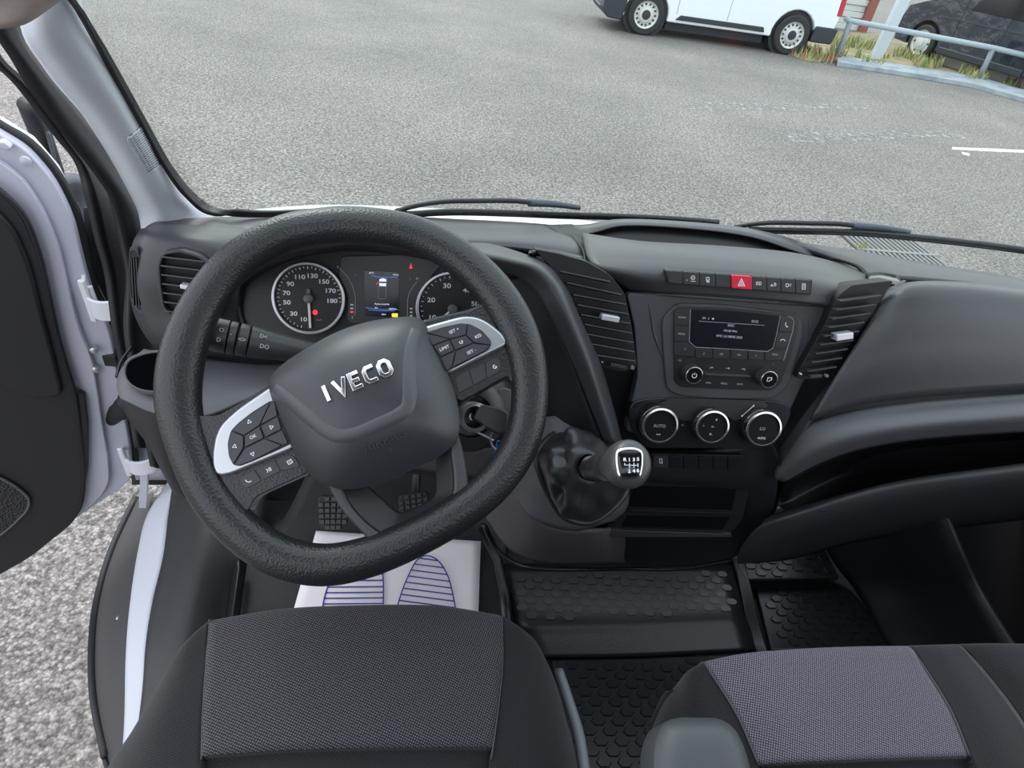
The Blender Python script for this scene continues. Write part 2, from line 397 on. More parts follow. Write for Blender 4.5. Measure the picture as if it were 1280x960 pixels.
tag(a1, 'long worn pale mark on the asphalt nearer the parked white van', 'road marking')
a2 = poly_on_ground('worn_marking', [(985, 168), (1050, 163), (1150, 163), (1210, 167), (1210, 173), (1130, 174), (1040, 178), (985, 178)], G, G + .003, WORN)
tag(a2, 'long worn pale mark on the asphalt left of the parking line', 'road marking')
a3 = poly_on_ground('worn_arrow', [(971, 104), (976, 98), (981, 100), (978, 103), (983, 106), (973, 106)], G, G + .003, WORN)
tag(a3, 'small white worn arrow tip painted on the asphalt', 'road marking')
a4 = poly_on_ground('worn_marking', [(1202, 190), (1212, 192), (1212, 195), (1203, 193)], G, G + .003, LINE)
tag(a4, 'tiny white paint dash just below the parking line start', 'road marking')
# drain grate
g0 = onZ(1120, 318, G); gx = (onZ(1160, 328, G) - onZ(1085, 322, G)); gx.z = 0; gx.normalize(); gy = V((-gx.y, gx.x, 0))
dr = root('drain_grate', (g0.x, g0.y, G), 'grey slotted metal drain grate in the asphalt beyond the dashboard', 'drain')
GRT = mat('grate_iron', (.24, .24, .24), .6, metal=.2); PIT = mat('drain_pit', (.02, .02, .02), .9)
def gp(a, b_, z): return V((g0.x, g0.y, z)) + gx * a + gy * b_
vs, fs = hexa([gp(-.36, -.3, G + .0), gp(.36, -.3, G + .0), gp(.36, .3, G + .0), gp(-.36, .3, G + .0), gp(-.36, -.3, G + .006), gp(.36, -.3, G + .006), gp(.36, .3, G + .006), gp(-.36, .3, G + .006)])
mk('pit', vs, fs, PIT, dr)
for i in range(15):
    a = -.345 + i * .0493
    bar('bar', gp(a, -.3, G + .014), gp(a, .3, G + .014), .019, .016, gx, V((0, 0, 1)), GRT, dr)
for q in (-.3, 0, .3): bar('cross_bar', gp(-.37, q, G + .016), gp(.37, q, G + .016), .035, .02, gy, V((0, 0, 1)), GRT, dr)

# ---------------- white van
vx0, vy0 = onZ(802, 44, G).x, onZ(802, 44, G).y
VWB = onZ(980, 68, G).x - vx0
van = root('white_van', (vx0 + VWB / 2, vy0 + .9, G), 'white panel van with black bumpers parked across the far asphalt', 'van')
VW = mat('van_white', (.80, .83, .86), .3, coat=.5); VB = mat('van_black_trim', (.025, .03, .04), .5); TYR = mat('tyre', (.028, .029, .033), .8, bump=.3, bscale=40)
WR = .375
def prism_y(name, prof, y0, y1, mat, parent, bevel=.02):
    n = len(prof); vs = [V((x, y0, z)) for x, z in prof] + [V((x, y1, z)) for x, z in prof]
    return mk(name, vs, [tuple(range(n)), tuple(range(2 * n - 1, n - 1, -1))] + [(i, i + n, (i + 1) % n + n, (i + 1) % n) for i in range(n)], mat, parent, bevel=bevel)
def arch(cx, r, z0, s=1):
    a0 = math.asin(max(-1, (z0 - (G + WR)) / r)); out = []
    for k in range(13):
        a = math.pi - a0 - (math.pi - 2 * a0) * k / 12; out.append((cx + r * math.cos(a), G + WR + r * math.sin(a)))
    return out
z0 = G + .30
prof = [(vx0 - .80, z0 + .05)] + arch(vx0, .46, z0) + arch(vx0 + VWB, .46, z0) + [(vx0 + VWB + .82, z0), (vx0 + VWB + .90, G + .9), (vx0 + VWB + .80, G + 1.85), (vx0 + .75, G + 1.93), (vx0 + .1, G + 1.5), (vx0 - .62, G + 1.1), (vx0 - .84, G + .75)]
prism_y('body', prof, vy0 + .0, vy0 + 1.85, VW, van, bevel=.03)
prism_y('underbody', [(vx0 + .5, G + .12), (vx0 + VWB - .5, G + .12), (vx0 + VWB - .5, G + .34), (vx0 + .5, G + .34)], vy0 + .25, vy0 + 1.6, VB, van, .01)
prism_y('front_bumper', [(vx0 - .50, G + .22), (vx0 - .80, G + .24), (vx0 - .93, G + .40), (vx0 - .90, G + .72), (vx0 - .45, G + .70), (vx0 - .44, G + .5)], vy0 - .03, vy0 + 1.88, VB, van, .03)
for k in range(4): bx('grille_slat', vx0 - .945, vx0 - .915, vy0 + .25, vy0 + 1.6, G + .40 + k * .075, G + .425 + k * .075, SIL, van)
prism_y('rear_bumper', [(vx0 + VWB + .42, G + .30), (vx0 + VWB + .90, G + .30), (vx0 + VWB + .95, G + .60), (vx0 + VWB + .44, G + .60)], vy0 - .03, vy0 + 1.88, VB, van, .03)
prism_y('rub_strip', [(vx0 + .62, G + .36), (vx0 + VWB - .62, G + .36), (vx0 + VWB - .66, G + .45), (vx0 + .72, G + .45)], vy0 - .035, vy0 + .02, VB, van, .01)
mat_sm = mat('seam_grey', (.35, .37, .40), .6)
for q in (.62, 1.70): prism_y('door_seam', [(vx0 + q, G + .46), (vx0 + q + .014, G + .46), (vx0 + q + .014, G + 1.5), (vx0 + q, G + 1.5)], vy0 - .002, vy0 + .02, mat_sm, van, 0)
prism_y('tail_light', [(vx0 + VWB + .80, G + .82), (vx0 + VWB + .91, G + .82), (vx0 + VWB + .85, G + 1.5), (vx0 + VWB + .74, G + 1.5)], vy0 - .01, vy0 + .1, mat('tail_red', (.45, .03, .04), .3), van, .01)
prism_y('side_window', [(vx0 + .55, G + 1.12), (vx0 + 1.5, G + 1.12), (vx0 + 1.5, G + 1.62), (vx0 + .85, G + 1.62)], vy0 - .005, vy0 + .03, GLB, van, .01)
def wheel(van_, x, y, R, rim, mats, side=-1, spokes=12, d=V((0, 1, 0)), name='wheel'):
    o = V((x, y, G + R)); d = d * -side
    t = lathe(name, o + d * .0, d, [(rim, .0), (R - .03, .0), (R, .03), (R, .19), (R - .03, .22), (rim, .22)], mats[0], van_, seg=40, cap=False)
    lathe('rim', o + d * .012, d, [(rim + .012, .05), (rim + .012, -.012), (rim + .012, .004), (rim - .02, .01), (rim - .04, .03), (rim * .62, .022), (rim * .55, .0), (rim * .33, -.005), (rim * .30, .01), (.01, .01)], mats[1], t, seg=40)
    uu = d.cross(V((0, 0, 1)))
    for k in range(spokes):
        a = 2 * math.pi * k / spokes; c = o + (uu * math.cos(a) + V((0, 0, 1)) * math.sin(a)) * rim * .76 + d * .030
        lathe('rim_hole', c, -d, [(rim * .085, -.01), (rim * .085, .008)], mats[2], t, seg=8)
    lathe('hub_cap', o, -d, [(rim * .36, -.005), (rim * .34, .012), (rim * .1, .018)], mats[3], t, seg=20)
    return t
RIMW = mat('rim_grey', (.62, .63, .62), .45, metal=.3)
for x in (vx0, vx0 + VWB):
    for s, yy in ((-1, vy0 - .02), (1, vy0 + 1.87)):
        wheel(van, x, yy, WR, .25, (TYR, RIMW, VB, VB), side=s, spokes=14)
    lathe('wheel_arch', (x, vy0 + .10, G + WR), (0, 1, 0), [(.455, 0), (.455, .4)], VB, van, seg=30)

# ---------------- black van
b0 = onZ(1141, 74, G)
bd = onZ(1290, 124, G - 0) - onZ(1160, 82, G); bd.z = 0; bd.normalize(); bn = V((bd.y, -bd.x, 0))
if bn.dot(CP - b0) < 0: bn = -bn
bk = root('black_van', (b0.x, b0.y, G), 'black van with silver wheel parked beyond the guard rail', 'van')
BP = mat('van_black_paint', (.018, .022, .035), .15, coat=1, bump=.6, bscale=3, bdist=.05)
def bpt(a, b_, z): return V((b0.x, b0.y, 0)) + bd * a + bn * (-b_) + V((0, 0, z))
def prism_b(name, prof, d0, d1, m, bevel=.02):
    n = len(prof); vs = [bpt(a, d0, z) for a, z in prof] + [bpt(a, d1, z) for a, z in prof]
    return mk(name, vs, [tuple(range(n)), tuple(range(2 * n - 1, n - 1, -1))] + [(i, i + n, (i + 1) % n + n, (i + 1) % n) for i in range(n)], m, bk, bevel=bevel)
def archb(cx, r, z0):
    a0 = math.asin((z0 - (G + WR)) / r); return [(cx + r * math.cos(math.pi - a0 - (math.pi - 2 * a0) * k / 12), G + WR + r * math.sin(math.pi - a0 - (math.pi - 2 * a0) * k / 12)) for k in range(13)]
prism_b('body', [(-.85, G + .3)] + archb(0, .46, G + .28) + archb(3.3, .46, G + .28) + [(4.2, G + .3), (4.25, G + 1.0), (4.1, G + 1.95), (.9, G + 1.95), (.2, G + 1.4), (-.8, G + 1.05), (-.92, G + .7)], 0, 1.9, BP)
prism_b('sill', [(.55, G + .26), (2.8, G + .26), (2.8, G + .40), (.55, G + .40)], -.04, .1, VB)
prism_b('crease_strip', [(.3, G + .95), (4.0, G + 1.0), (4.0, G + 1.03), (.3, G + .98)], -.015, .05, VB, .004)
prism_b('door_seam', [(.75, G + .4), (.765, G + .4), (.765, G + 1.4), (.75, G + 1.4)], -.006, .05, VB, 0)
prism_b('door_seam', [(1.95, G + .4), (1.965, G + .4), (1.965, G + 1.4), (1.95, G + 1.4)], -.006, .05, VB, 0)
prism_b('window', [(.9, G + 1.2), (3.9, G + 1.2), (3.9, G + 1.7), (1.2, G + 1.7)], -.01, .05, GLB, .01)
for a in (0, 3.3):
    q = bpt(a, -.02, 0)
    wheel(bk, q.x, q.y, .375, .27, (TYR, RIMW, VB, RIMW), side=1, spokes=6, d=bn)

# ---------------- guard rail, pole, kerb, verge
A0, B0 = onZ(1045, 75, G), onZ(1222, 103, G)
RAIL = mat('rail_paint', (.36, .42, .46), .5, bump=.3, bscale=60); POST = mat('post_paint', (.25, .28, .32), .6)
rl = root('guard_rail', A0, 'grey-blue tubular guard rail on slanting posts before the black van', 'railing')
def atop(px, py_, base):  # point on the vertical plane facing the camera through base
    n = V((base.x, base.y, 0)).normalized(); return onP(px, py_, base, n)
TA, TB = atop(1063, 26, A0), atop(1242, 60, B0)
hz = (TA.z + TB.z) / 2; TA = V((TA.x, TA.y, TA.z)); TB = V((TB.x, TB.y, TB.z))
E0 = onZ(1302, 122, G); ext = atop(1322, 79, E0)
tube('top_rail', [TA + (TA - TB) * .04 + V((0, 0, .03)), TA, TA.lerp(TB, .5), TB, ext], .052, RAIL, rl, 12)
for a, t in ((A0, TA), (B0, TB)): tube('post', [a, a.lerp(t, .5), t], .055, POST, rl, 10)
tube('post', [E0, E0.lerp(ext, .5), ext], .055, POST, rl, 10)
KERB = mat('kerb_concrete', (.24, .28, .33), .8, bump=.6, bscale=25, col2=(.36, .39, .42), cscale=3, bdist=.01)
kb = poly_on_ground('kerb', [(1043, 77), (1060, 77), (1110, 84), (1160, 92), (1222, 101), (1260, 113), (1330, 132), (1330, 142), (1255, 122), (1215, 110), (1150, 99), (1100, 91), (1045, 83)], G, G + .09, KERB, bevel=.01)
tag(kb, 'low grey-blue concrete kerb along the foot of the guard rail', 'kerb')
SOIL = mat('sandy_soil', (.36, .28, .16), .9, bump=.8, bscale=8, col2=(.20, .20, .12), cscale=2.5, bdist=.02)
so_ = poly_on_ground('verge_soil', [(965, 62), (1040, 40), (1100, 44), (1160, 62), (1330, 110), (1330, 134), (1260, 114), (1222, 103), (1160, 93), (1050, 78), (1010, 78)], G, G + .03, SOIL)
struct(so_)
p0 = onZ(1093, 76, G); p1 = atop(1133, -8, p0)
pole = root('lamp_post', p0, 'pale grey metal pole rising behind the guard rail', 'pole')
bar('shaft', p0, p1 + (p1 - p0) * 1.2, .22, .16, V((1, -.1, 0)).normalized(), V((0, 1, 0)), mat('pole_grey', (.55, .60, .66), .5), pole, bevel=.01)
bar('foot_plate', p0, p0 + V((0, 0, .05)), .36, .3, V((1, 0, 0)), V((0, 1, 0)), POST, pole)
cb = root('concrete_beam', onZ(1200, 90, G), 'long pale concrete beam lying on the verge beside the black van', 'beam')
q0, q1 = onZ(1152, 74, G), onZ(1330, 128, G); dd = (q1 - q0).normalized(); cc = V((dd.y, -dd.x, 0))
bar('beam', q0 + V((0, 0, .12)), q1 + V((0, 0, .12)), .34, .22, cc, V((0, 0, 1)), mat('beam_concrete', (.42, .40, .36), .85, bump=.7, bscale=12, bdist=.01), cb, bevel=.03)
def tufts(name, region, n, hmin, hmax, cols, label, wd=.012):
    vs, fs, mi = [], [], []
    for _ in range(n):
        x, y = region(); base = onZ(x, y, G + .02); hh = random.uniform(hmin, hmax); a = random.uniform(0, 6.28); lean = random.uniform(.05, .5) * hh
        u = V((math.cos(a), math.sin(a), 0)) * wd; l = V((math.cos(a * 3), math.sin(a * 3), 0)) * lean
        k = len(vs); vs += [base - u, base + u, base + l * .5 + u * .7 + V((0, 0, hh * .6)), base + l * .5 - u * .7 + V((0, 0, hh * .6)), base + l + V((0, 0, hh))]
        fs += [(k, k + 1, k + 2, k + 3), (k + 3, k + 2, k + 4)]; c = random.randrange(len(cols)); mi += [c, c]
    ob = mk(name, vs, fs, cols[0]); 
    for c in cols[1:]: ob.data.materials.append(c)
    for p, c in zip(ob.data.polygons, mi): p.material_index = c
    ob['kind'] = 'stuff'; ob['label'] = label; ob['category'] = 'weeds'
    return ob
GC = [mat('grass_green', (.17, .24, .07), .8), mat('grass_yellow', (.46, .40, .18), .8), mat('grass_pale', (.30, .33, .17), .8)]
def reg1():
    while 1:
        x = random.uniform(1035, 1300); lo = 44 + (x - 1035) * .24; y = random.uniform(lo, 78 + (x - 1045) * .145)
        cl = mnoise.noise(V((x * .03, y * .08, 0)))
        if cl > .08: return x, y
tufts('verge_weeds', reg1, 1500, .04, .26, GC, 'green and straw-coloured weeds on the verge behind the kerb', wd=.02)
def reg2():
    t = random.random(); return 988 + t * 55 + random.uniform(-6, 6), 66 + t * 12 + random.uniform(-6, 4)
tufts('kerb_weeds', reg2, 260, .04, .26, GC + [mat('weed_red', (.30, .10, .07), .8)], 'straggly weeds between the white van rear wheel and the kerb end', wd=.015)
def reg3():
    a = random.uniform(0, 6.28); r = random.random() * 9; return 1077 + r * math.cos(a), 309 + r * math.sin(a) * .7
tufts('drain_weeds', reg3, 60, .01, .06, GC, 'small yellowish weed tuft at the drain grate corner', wd=.004)
# pale building seen between the two vans
sh = root('loading_dock', onZ(1075, 18, G), 'pale ribbed roller shutter wall between the two parked vans', 'shutter')
s0 = V((8.3, 21, G)); SH = mat('shutter_grey', (.62, .64, .64), .5, metal=.2)
for k in range(22): bx('slat', s0.x - .8, s0.x + 3.2, 21 + (k % 2) * .04, 21.2, G + k * .16, G + k * .16 + .15, SH, sh, bevel=.01)
bx('frame_post', s0.x + 3.2, s0.x + 3.45, 20.9, 21.3, G, G + 3.6, mat('rust_red', (.28, .10, .08), .7), sh)
# pebbles of grit along the kerb foot
# ================================================================== SETTING: cab shell
# floor with the driver's foot well
def pslab(name, pts, Zt, th, mat, parent=None, bevel=.003):
    P = [onZ(p[0], p[1], Zt if len(p) < 3 else p[2]) for p in pts]; n = len(P)
    vs = P + [p - V((0, 0, th)) for p in P]
    return mk(name, vs, [tuple(range(n)), tuple(range(2 * n - 1, n - 1, -1))] + [(i, i + n, (i + 1) % n + n, (i + 1) % n) for i in range(n)], mat, parent, bevel=bevel)
fl = struct(bx('floor', -.50, 1.40, -.6, 1.35, -.10, -.012, RMT))
fw = grid('wall_front', [[V((-.56, 1.18, .50)), V((.3, 1.22, .50)), V((1.4, 1.2, .50))], [V((-.56, 1.22, .25)), V((.3, 1.26, .25)), V((1.4, 1.24, .25))], [V((-.56, 1.12, .0)), V((.3, 1.16, .0)), V((1.4, 1.16, .0))], [V((-.56, 1.02, -.012)), V((.3, 1.04, -.012)), V((1.4, 1.04, -.012))]], CAR)
struct(fw)
struct(bx('ceiling', -.45, 1.28, -.50, .20, 1.60, 1.66, BEI))
rw = struct(bx('wall_right', 1.36, 1.44, -.6, 1.25, -.1, .74, mat('right_door_lining', (.018, .018, .02), .7)))
bw = struct(bx('wall_back', -.55, 1.40, -.66, -.60, -.10, 1.30, PLD))
# moulded inner sill trim, white sill strip, black step
tr = grid('trim_1', pz([
    [(262, 500, .16), (300, 520, .17), (345, 560, .15)],
    [(218, 600, .03), (262, 600, .07), (335, 610, .05)],
    [(211, 640, .02), (258, 650, .06), (325, 670, .02), ],
    [(204, 695, .01), (250, 700, .05), (298, 715, .0)],
    [(191, 750, .0), (240, 752, .04), (290, 765, -.01)],
    [(182, 805, .0), (225, 810, .03), (285, 830, -.01)],
    [(178, 860, .0), (215, 870, .02), (285, 890, -.01)],
    [(165, 960, .0), (215, 960, .02), (285, 980, -.01)],
    [(150, 1060, .0), (215, 1060, .02), (285, 1080, -.01)]]), mat('sill_trim', (.035, .035, .038), .5, bump=.4, bscale=300, bdist=.001), solid=.01)
struct(tr)
for (pa, pb) in (((232, 640), (238, 600)), ((222, 690), (246, 600))):
    pass
rib = grid('trim_2', pz([[(292, 700, .03), (300, 700, .045), (309, 705, .03)], [(284, 765, .03), (291, 768, .045), (300, 770, .03)], [(270, 850, .03), (282, 850, .045), (295, 850, .03)]]), SAT, solid=.01)
struct(rib)
ws = grid('trim_3', pz([[(212, 598, .0), (222, 596, .02)], [(184, 643, -.02), (210, 640, .012)], [(172, 690, -.03), (204, 692, .006)], [(161, 766, -.03), (190, 750, .0)], [(157, 822, -.03), (182, 805, .0)], [(155, 905, -.03), (178, 860, .0)], [(148, 1000, -.03), (165, 960, .0)], [(140, 1100, -.03), (150, 1060, .0)]]), SILV, solid=.012)
struct(ws)
stp = grid('trim_4', pz([
    [(172, 622, -.22), (178, 618, -.17), (190, 620, -.1)],
    [(140, 690, -.24), (150, 690, -.18), (176, 690, -.1)],
    [(122, 755, -.25), (134, 755, -.18), (165, 766, -.1)],
    [(117, 810, -.25), (129, 810, -.18), (161, 822, -.1)],
    [(119, 870, -.25), (131, 870, -.18), (160, 900, -.1)],
    [(134, 945, -.25), (144, 945, -.18), (160, 990, -.1)],
    [(160, 1040, -.25), (170, 1040, -.18), (170, 1090, -.1)]]), STEP, solid=.02)
struct(stp)
lathe('screw', onZ(150, 775, -.15) + V((0, 0, .005)), (0, 0, 1), [(.006, 0), (.006, .006), (.002, .008)], STE, stp, seg=12)
tube('edge_bead', cat([onZ(170, 622, -.215), onZ(139, 690, -.235), onZ(121, 755, -.245), onZ(116, 810, -.245), onZ(118, 870, -.245), onZ(133, 945, -.245)], 6), .010, PLD, stp, 8)
st2 = grid('trim_5', [[onZ(172, 622, -.22), onZ(172, 622, -.22) + V((0, 0, -.35))], [onZ(122, 755, -.25), onZ(122, 755, -.25) + V((0, 0, -.33))], [onZ(119, 870, -.25), onZ(119, 870, -.25) + V((0.02, 0, -.33))], [onZ(160, 1040, -.25), onZ(160, 1040, -.25) + V((0, 0, -.33))]], PLD, solid=.01); struct(st2)
# A pillar: light trim, black frit, seals, speaker-like mesh
PA = [((28, -70), (96, -70), -.36), ((25, 32), (106, 20), -.385), ((53, 83), (140, 85), -.40), ((100, 140), (176, 155), -.42), ((133, 190), (206, 212), -.44), ((158, 235), (232, 247), -.455), ((173, 267), (262, 264), -.46), ((178, 300), (300, 285), -.46)]
rows = []
for (l, r, X) in PA:
    m1 = (l[0] * .66 + r[0] * .34, l[1] * .66 + r[1] * .34); m2 = (l[0] * .3 + r[0] * .7, l[1] * .3 + r[1] * .7)
    pr = onX(r[0], r[1], X + .03) ; pl_ = onX(l[0], l[1], X - .02)
    a = ray(*m1); q = onX(m1[0], m1[1], X + .02); q2 = onX(m2[0], m2[1], X + .035)
    rows.append([pl_, q, q2, pr])
pil = struct(grid('trim_6', rows, PIL, solid=.012), 'pale grey windscreen pillar trim')
# louvred mesh on the pillar
from mathutils.bvhtree import BVHTree
_bv = BVHTree.FromPolygons([v.co + pil.location for v in pil.data.vertices], [tuple(p.vertices) for p in pil.data.polygons])
def onpil(x, y, h):
    d = ray(x, y).normalized(); q, n, i, t = _bv.ray_cast(CP, d)
    if n.dot(d) > 0: n = -n
    return q + n * h
def mq(s_, t, h):
    a = V((158 + 17 * s_, 172 - 14 * s_, 0)); b_ = V((184 + 17 * s_, 216 - 11 * s_, 0)); p = a.lerp(b_, t); return onpil(p.x, p.y, h)
grid('mesh_recess', [[mq(i / 3, j / 5, .0012) for i in range(4)] for j in range(6)], PILD, pil, nu=2, nv=2, solid=.001)
for k in range(20):
    t = (k + .5) / 20; e = .02 + .8 * max(0, abs(t - .5) - .40)
    tube('louvre', [mq(e + (1 - 2 * e) * i / 4, t, .002) for i in range(5)], .0008, PIL, pil, 6)
for k in range(6): tube('louvre', [mq((k + .5) / 6, .03 + .94 * i / 6, .0018) for i in range(7)], .0006, PIL, pil, 6)
tube('mesh_frame', [mq(*p, .0015) for p in ((0, .06), (.08, 0), (.5, 0), (.92, 0), (1, .06), (1, .5), (1, .94), (.92, 1), (.5, 1), (.08, 1), (0, .94), (0, .5))], .0010, PIL, pil, 6, closed=True)
fr_ = [((93, -70), (102, -70)), ((84, -12), (92, -12)), ((102, 18), (108, 18)), ((132, 72), (140, 72)), ((178, 155), (186, 155)), ((205, 205), (213, 203)), ((232, 243), (240, 238)), ((255, 262), (262, 256)), ((285, 270), (290, 263)), ((330, 272), (330, 265)), ((400, 268), (400, 262))]
XF = [-.30, -.315, -.325, -.345, -.37, -.385, -.39, -.385]
fro = []
for i, (a, b_) in enumerate(fr_):
    if i < 8: fro.append([onX(a[0], a[1], XF[i] - .012), onX(b_[0], b_[1], XF[i] - .012)])
    else: fro.append([onY(a[0], a[1], .93 + (i - 8) * .03), onY(b_[0], b_[1], .93 + (i - 8) * .03)])
struct(grid('trim_7', fro, RUB, solid=.006))
# door seals along the pillar
def band(name, pts, mat, solid=.012, nu=2):
    return struct(grid(name, [[onX(a[0], a[1], X), onX((a[0] + b_[0]) / 2, (a[1] + b_[1]) / 2, X + bul), onX(b_[0], b_[1], X)] for a, b_, X, bul in pts], mat, nu=nu, solid=solid))
band('trim_8', [((-60, -90), (30, -60), -.44, .01), ((-8, 40), (26, 32), -.45, .01), ((12, 72), (53, 83), -.46, .01), ((40, 118), (100, 140), -.48, .01), ((88, 180), (142, 190), -.49, .01), ((118, 218), (163, 234), -.495, .01), ((140, 253), (184, 272), -.50, .01), ((154, 300), (190, 300), -.505, .01), ((160, 345), (186, 345), -.51, .01), ((163, 420), (190, 420), -.515, .005), ((182, 520), (215, 520), -.52, .005), ((195, 585), (240, 590), -.53, .005)], RUB)
band('trim_9', [((-60, -20), (-40, -45), -.50, 0), ((-6, 70), (-3, 62), -.50, 0), ((33, 110), (38, 106), -.51, 0), ((83, 177), (88, 174), -.52, 0), ((108, 214), (119, 214), -.53, 0), ((116, 245), (142, 250), -.53, .0), ((128, 300), (156, 300), -.54, 0), ((140, 345), (164, 345), -.55, 0), ((150, 420), (168, 420), -.56, 0), ((160, 470), (178, 470), -.57, 0), ((176, 560), (200, 560), -.57, 0)], PLD)
# windscreen
def wb(x, t): return V(((x - .42) * (1 - .14 * t) + .42, 1.09 - .16 * ((x - .42) / .95) ** 2 - .62 * t, .735 + .62 * t))
gl = grid('window_1', [[le] + [wb(x, t) for x in (-.1, .42, .9, 1.36)] for t, le in ((1.4, V((-.22, .13, 1.603))), (1.0, V((-.285, .37, 1.355))), (.5, V((-.357, .690, 1.045))), (.2, V((-.398, .87, .86))), (0, V((-.385, .965, .735))))], GLS, solid=.004)
struct(gl)
# headliner corner / sun visor top left
vi = root('sun_visor', onX(30, 0, -.30), 'beige padded sun visor edge in the top left corner', 'sun visor')
grid('pad', [[onX(-60, -40, -.30), onX(0, -60, -.27), onX(90, -60, -.24)], [onX(-40, 10, -.33), onX(20, -10, -.29), onX(84, -22, -.26)], [onX(-30, 36, -.34), onX(30, 27, -.30), onX(80, -2, -.28)], [onX(-30, 30, -.37), onX(30, 20, -.34), onX(78, -8, -.31)]], BEI, vi, solid=.01)
# bonnet outside
bn_ = root('bonnet', V((.3, 1.3, .6)), 'white bonnet edge of the van below the wipers', 'bonnet')
grid('bonnet_panel', [[onY(240, 276, 1.32), onY(300, 264, 1.36), onY(400, 256, 1.38), onY(520, 259, 1.38), onY(640, 266, 1.38), onY(720, 274, 1.38), onY(800, 283, 1.37), onY(900, 292, 1.35), onY(980, 303, 1.33), onY(1100, 330, 1.30)],
      [onY(240, 290, 1.2), onY(300, 281, 1.23), onY(400, 270, 1.24), onY(520, 275, 1.24), onY(640, 281, 1.24), onY(720, 290, 1.24), onY(800, 300, 1.24), onY(900, 309, 1.23), onY(980, 322, 1.22), onY(1100, 348, 1.2)],
      [onY(240, 310, 1.1), onY(300, 300, 1.13), onY(400, 292, 1.13), onY(520, 300, 1.13), onY(640, 306, 1.13), onY(720, 315, 1.13), onY(800, 325, 1.13), onY(900, 335, 1.13), onY(980, 345, 1.13), onY(1100, 372, 1.1)]], HOOD, bn_, solid=.003)
# wipers
def wpt(x, y, h=.03):
    # intersection with the curved windscreen, lifted outwards
    lo = .2; d = ray(x, y); t0 = .6
    for k in range(400):
        p = CP + d * t0; tt = (p.z - .735) / .62; X = (p.x - .42) / (1 - .14 * tt) ; Yg = 1.09 - .16 * (X / .95) ** 2 - .62 * tt
        if p.y > Yg + h: break
        t0 += .003
    return p
for nm, arm, blade, lab in (
    ('wiper', [(500, 263), (512, 259), (548, 252.5), (600, 251), (640, 251), (664, 253)], [(503, 268), (560, 264.5), (640, 266), (700, 268.5), (760, 270), (830, 273), (898, 278)], 'black wiper arm and blade lying behind the steering wheel side of windscreen'),
    ('wiper', [(918, 284), (935, 281), (960, 278.5), (1010, 279), (1050, 280), (1070, 282)], [(935, 287), (1000, 288), (1070, 290), (1130, 295), (1180, 300), (1240, 307), (1300, 315)], 'black wiper arm and blade lying on the passenger side of windscreen')):
    rt = root(nm, wpt(*arm[0]), lab, 'wiper', 'windscreen wipers')
    tube('arm', cat([wpt(x, y, .03) for x, y in arm], 5), .0045, SAT, rt, 8)
    h = arm[-1]; e2 = (725, 259.5) if h[0] < 800 else (1137, 290)
    tube('arm_head', cat([wpt(h[0] - 4, h[1], .032), wpt((h[0] + e2[0]) / 2, (h[1] + e2[1]) / 2 - 1, .032), wpt(e2[0], e2[1], .03)], 5), lambda t: .0085 * (1 - .35 * t), mat('wiper_head', (.05, .065, .085), .4), rt, 10, flat=.8)
    tube('blade', cat([wpt(x, y, .018) for x, y in blade], 5), lambda t: .0055, SAT, rt, 8)
    tube('rubber_lip', cat([wpt(x, y + 3.2, .012) for x, y in blade], 5), .003, RUB, rt, 6)
    if h[0] < 800:
        p = wpt(500, 266); lathe('pivot', p - V((0, 0, .02)), (0, -.5, 1), [(.018, 0), (.016, .02), (.01, .03)], SAT, rt, seg=16)
# ================================================================== driver's door (open)
HX, HY = -.60, 1.06
DA = R_(72)
dn = V((math.cos(DA), -math.sin(DA), 0)); ddir = V((-math.sin(DA), -math.cos(DA), 0))
DF = Fr((HX, HY, .3)); DF.n = dn; DF.u = -ddir; DF.v = DF.n.cross(DF.u)
door = root('cab_door', (HX, HY, -.5), 'white driver door standing open with black inner lining', 'door')
outer = [(-260, 90), (-120, 112), (-40, 145), (0, 168), (32, 187), (65, 224), (90, 273), (104, 331), (116, 375), (136, 410), (144, 450), (152, 500), (163, 560), (166, 596), (150, 612), (118, 632), (70, 666), (30, 695), (0, 715), (-120, 800), (-300, 880)]
inner = [(-260, 170), (-120, 180), (-40, 205), (0, 226), (32, 256), (52, 305), (62, 345), (72, 395), (84, 440), (96, 480), (101, 520), (104, 550), (106, 575), (106, 600), (102, 620), (90, 640), (66, 660), (38, 682), (0, 704), (-120, 780), (-300, 850)]
oL, iL = DF.L(outer), DF.L(inner)
slab('outer_skin', DF, scl(oL, 1.0), -.07, -.05, WHT, door, bevel=.006)
slab('door_shell', DF, rnd(oL, .03, 3), -.05, 0, WHD, door, bevel=.012, seg=4)
# stepped return flange
mid_ = [a.lerp(b_, .48) for a, b_ in zip(oL, iL)]
slab('inner_pressing', DF, rnd(mid_, .02, 3), 0, .014, WHD, door, bevel=.006, seg=3)
tube('weather_strip', [DF.w(p.x, p.y, -.03) for p in cat(oL[1:-1], 4)], .009, RUB, door, 8)
LIN = mat('door_lining', (.010, .010, .013), .6, bump=.25, bscale=700, bdist=.0005)
slab('lining', DF, rnd(iL, .02, 3), .0, .035, LIN, door, bevel=.006, seg=3)
tube('lining_edge', [DF.w(p.x, p.y, .03) for p in cat(iL[2:-1], 4)], .005, PLD, door, 8)
up = DF.L([(-260, 190), (-120, 200), (-40, 226), (0, 246), (26, 274), (44, 318), (58, 375), (70, 420), (84, 478), (50, 482), (20, 470), (0, 455), (-40, 430), (-260, 380)])
slab('upper_lining_panel', DF, rnd(up, .02, 4), .03, .045, LIN, door, bevel=.006, seg=3)
gq = DF.L([(-60, 560), (0, 577), (24, 590), (42, 606), (40, 620), (20, 640), (0, 656), (-60, 690)])
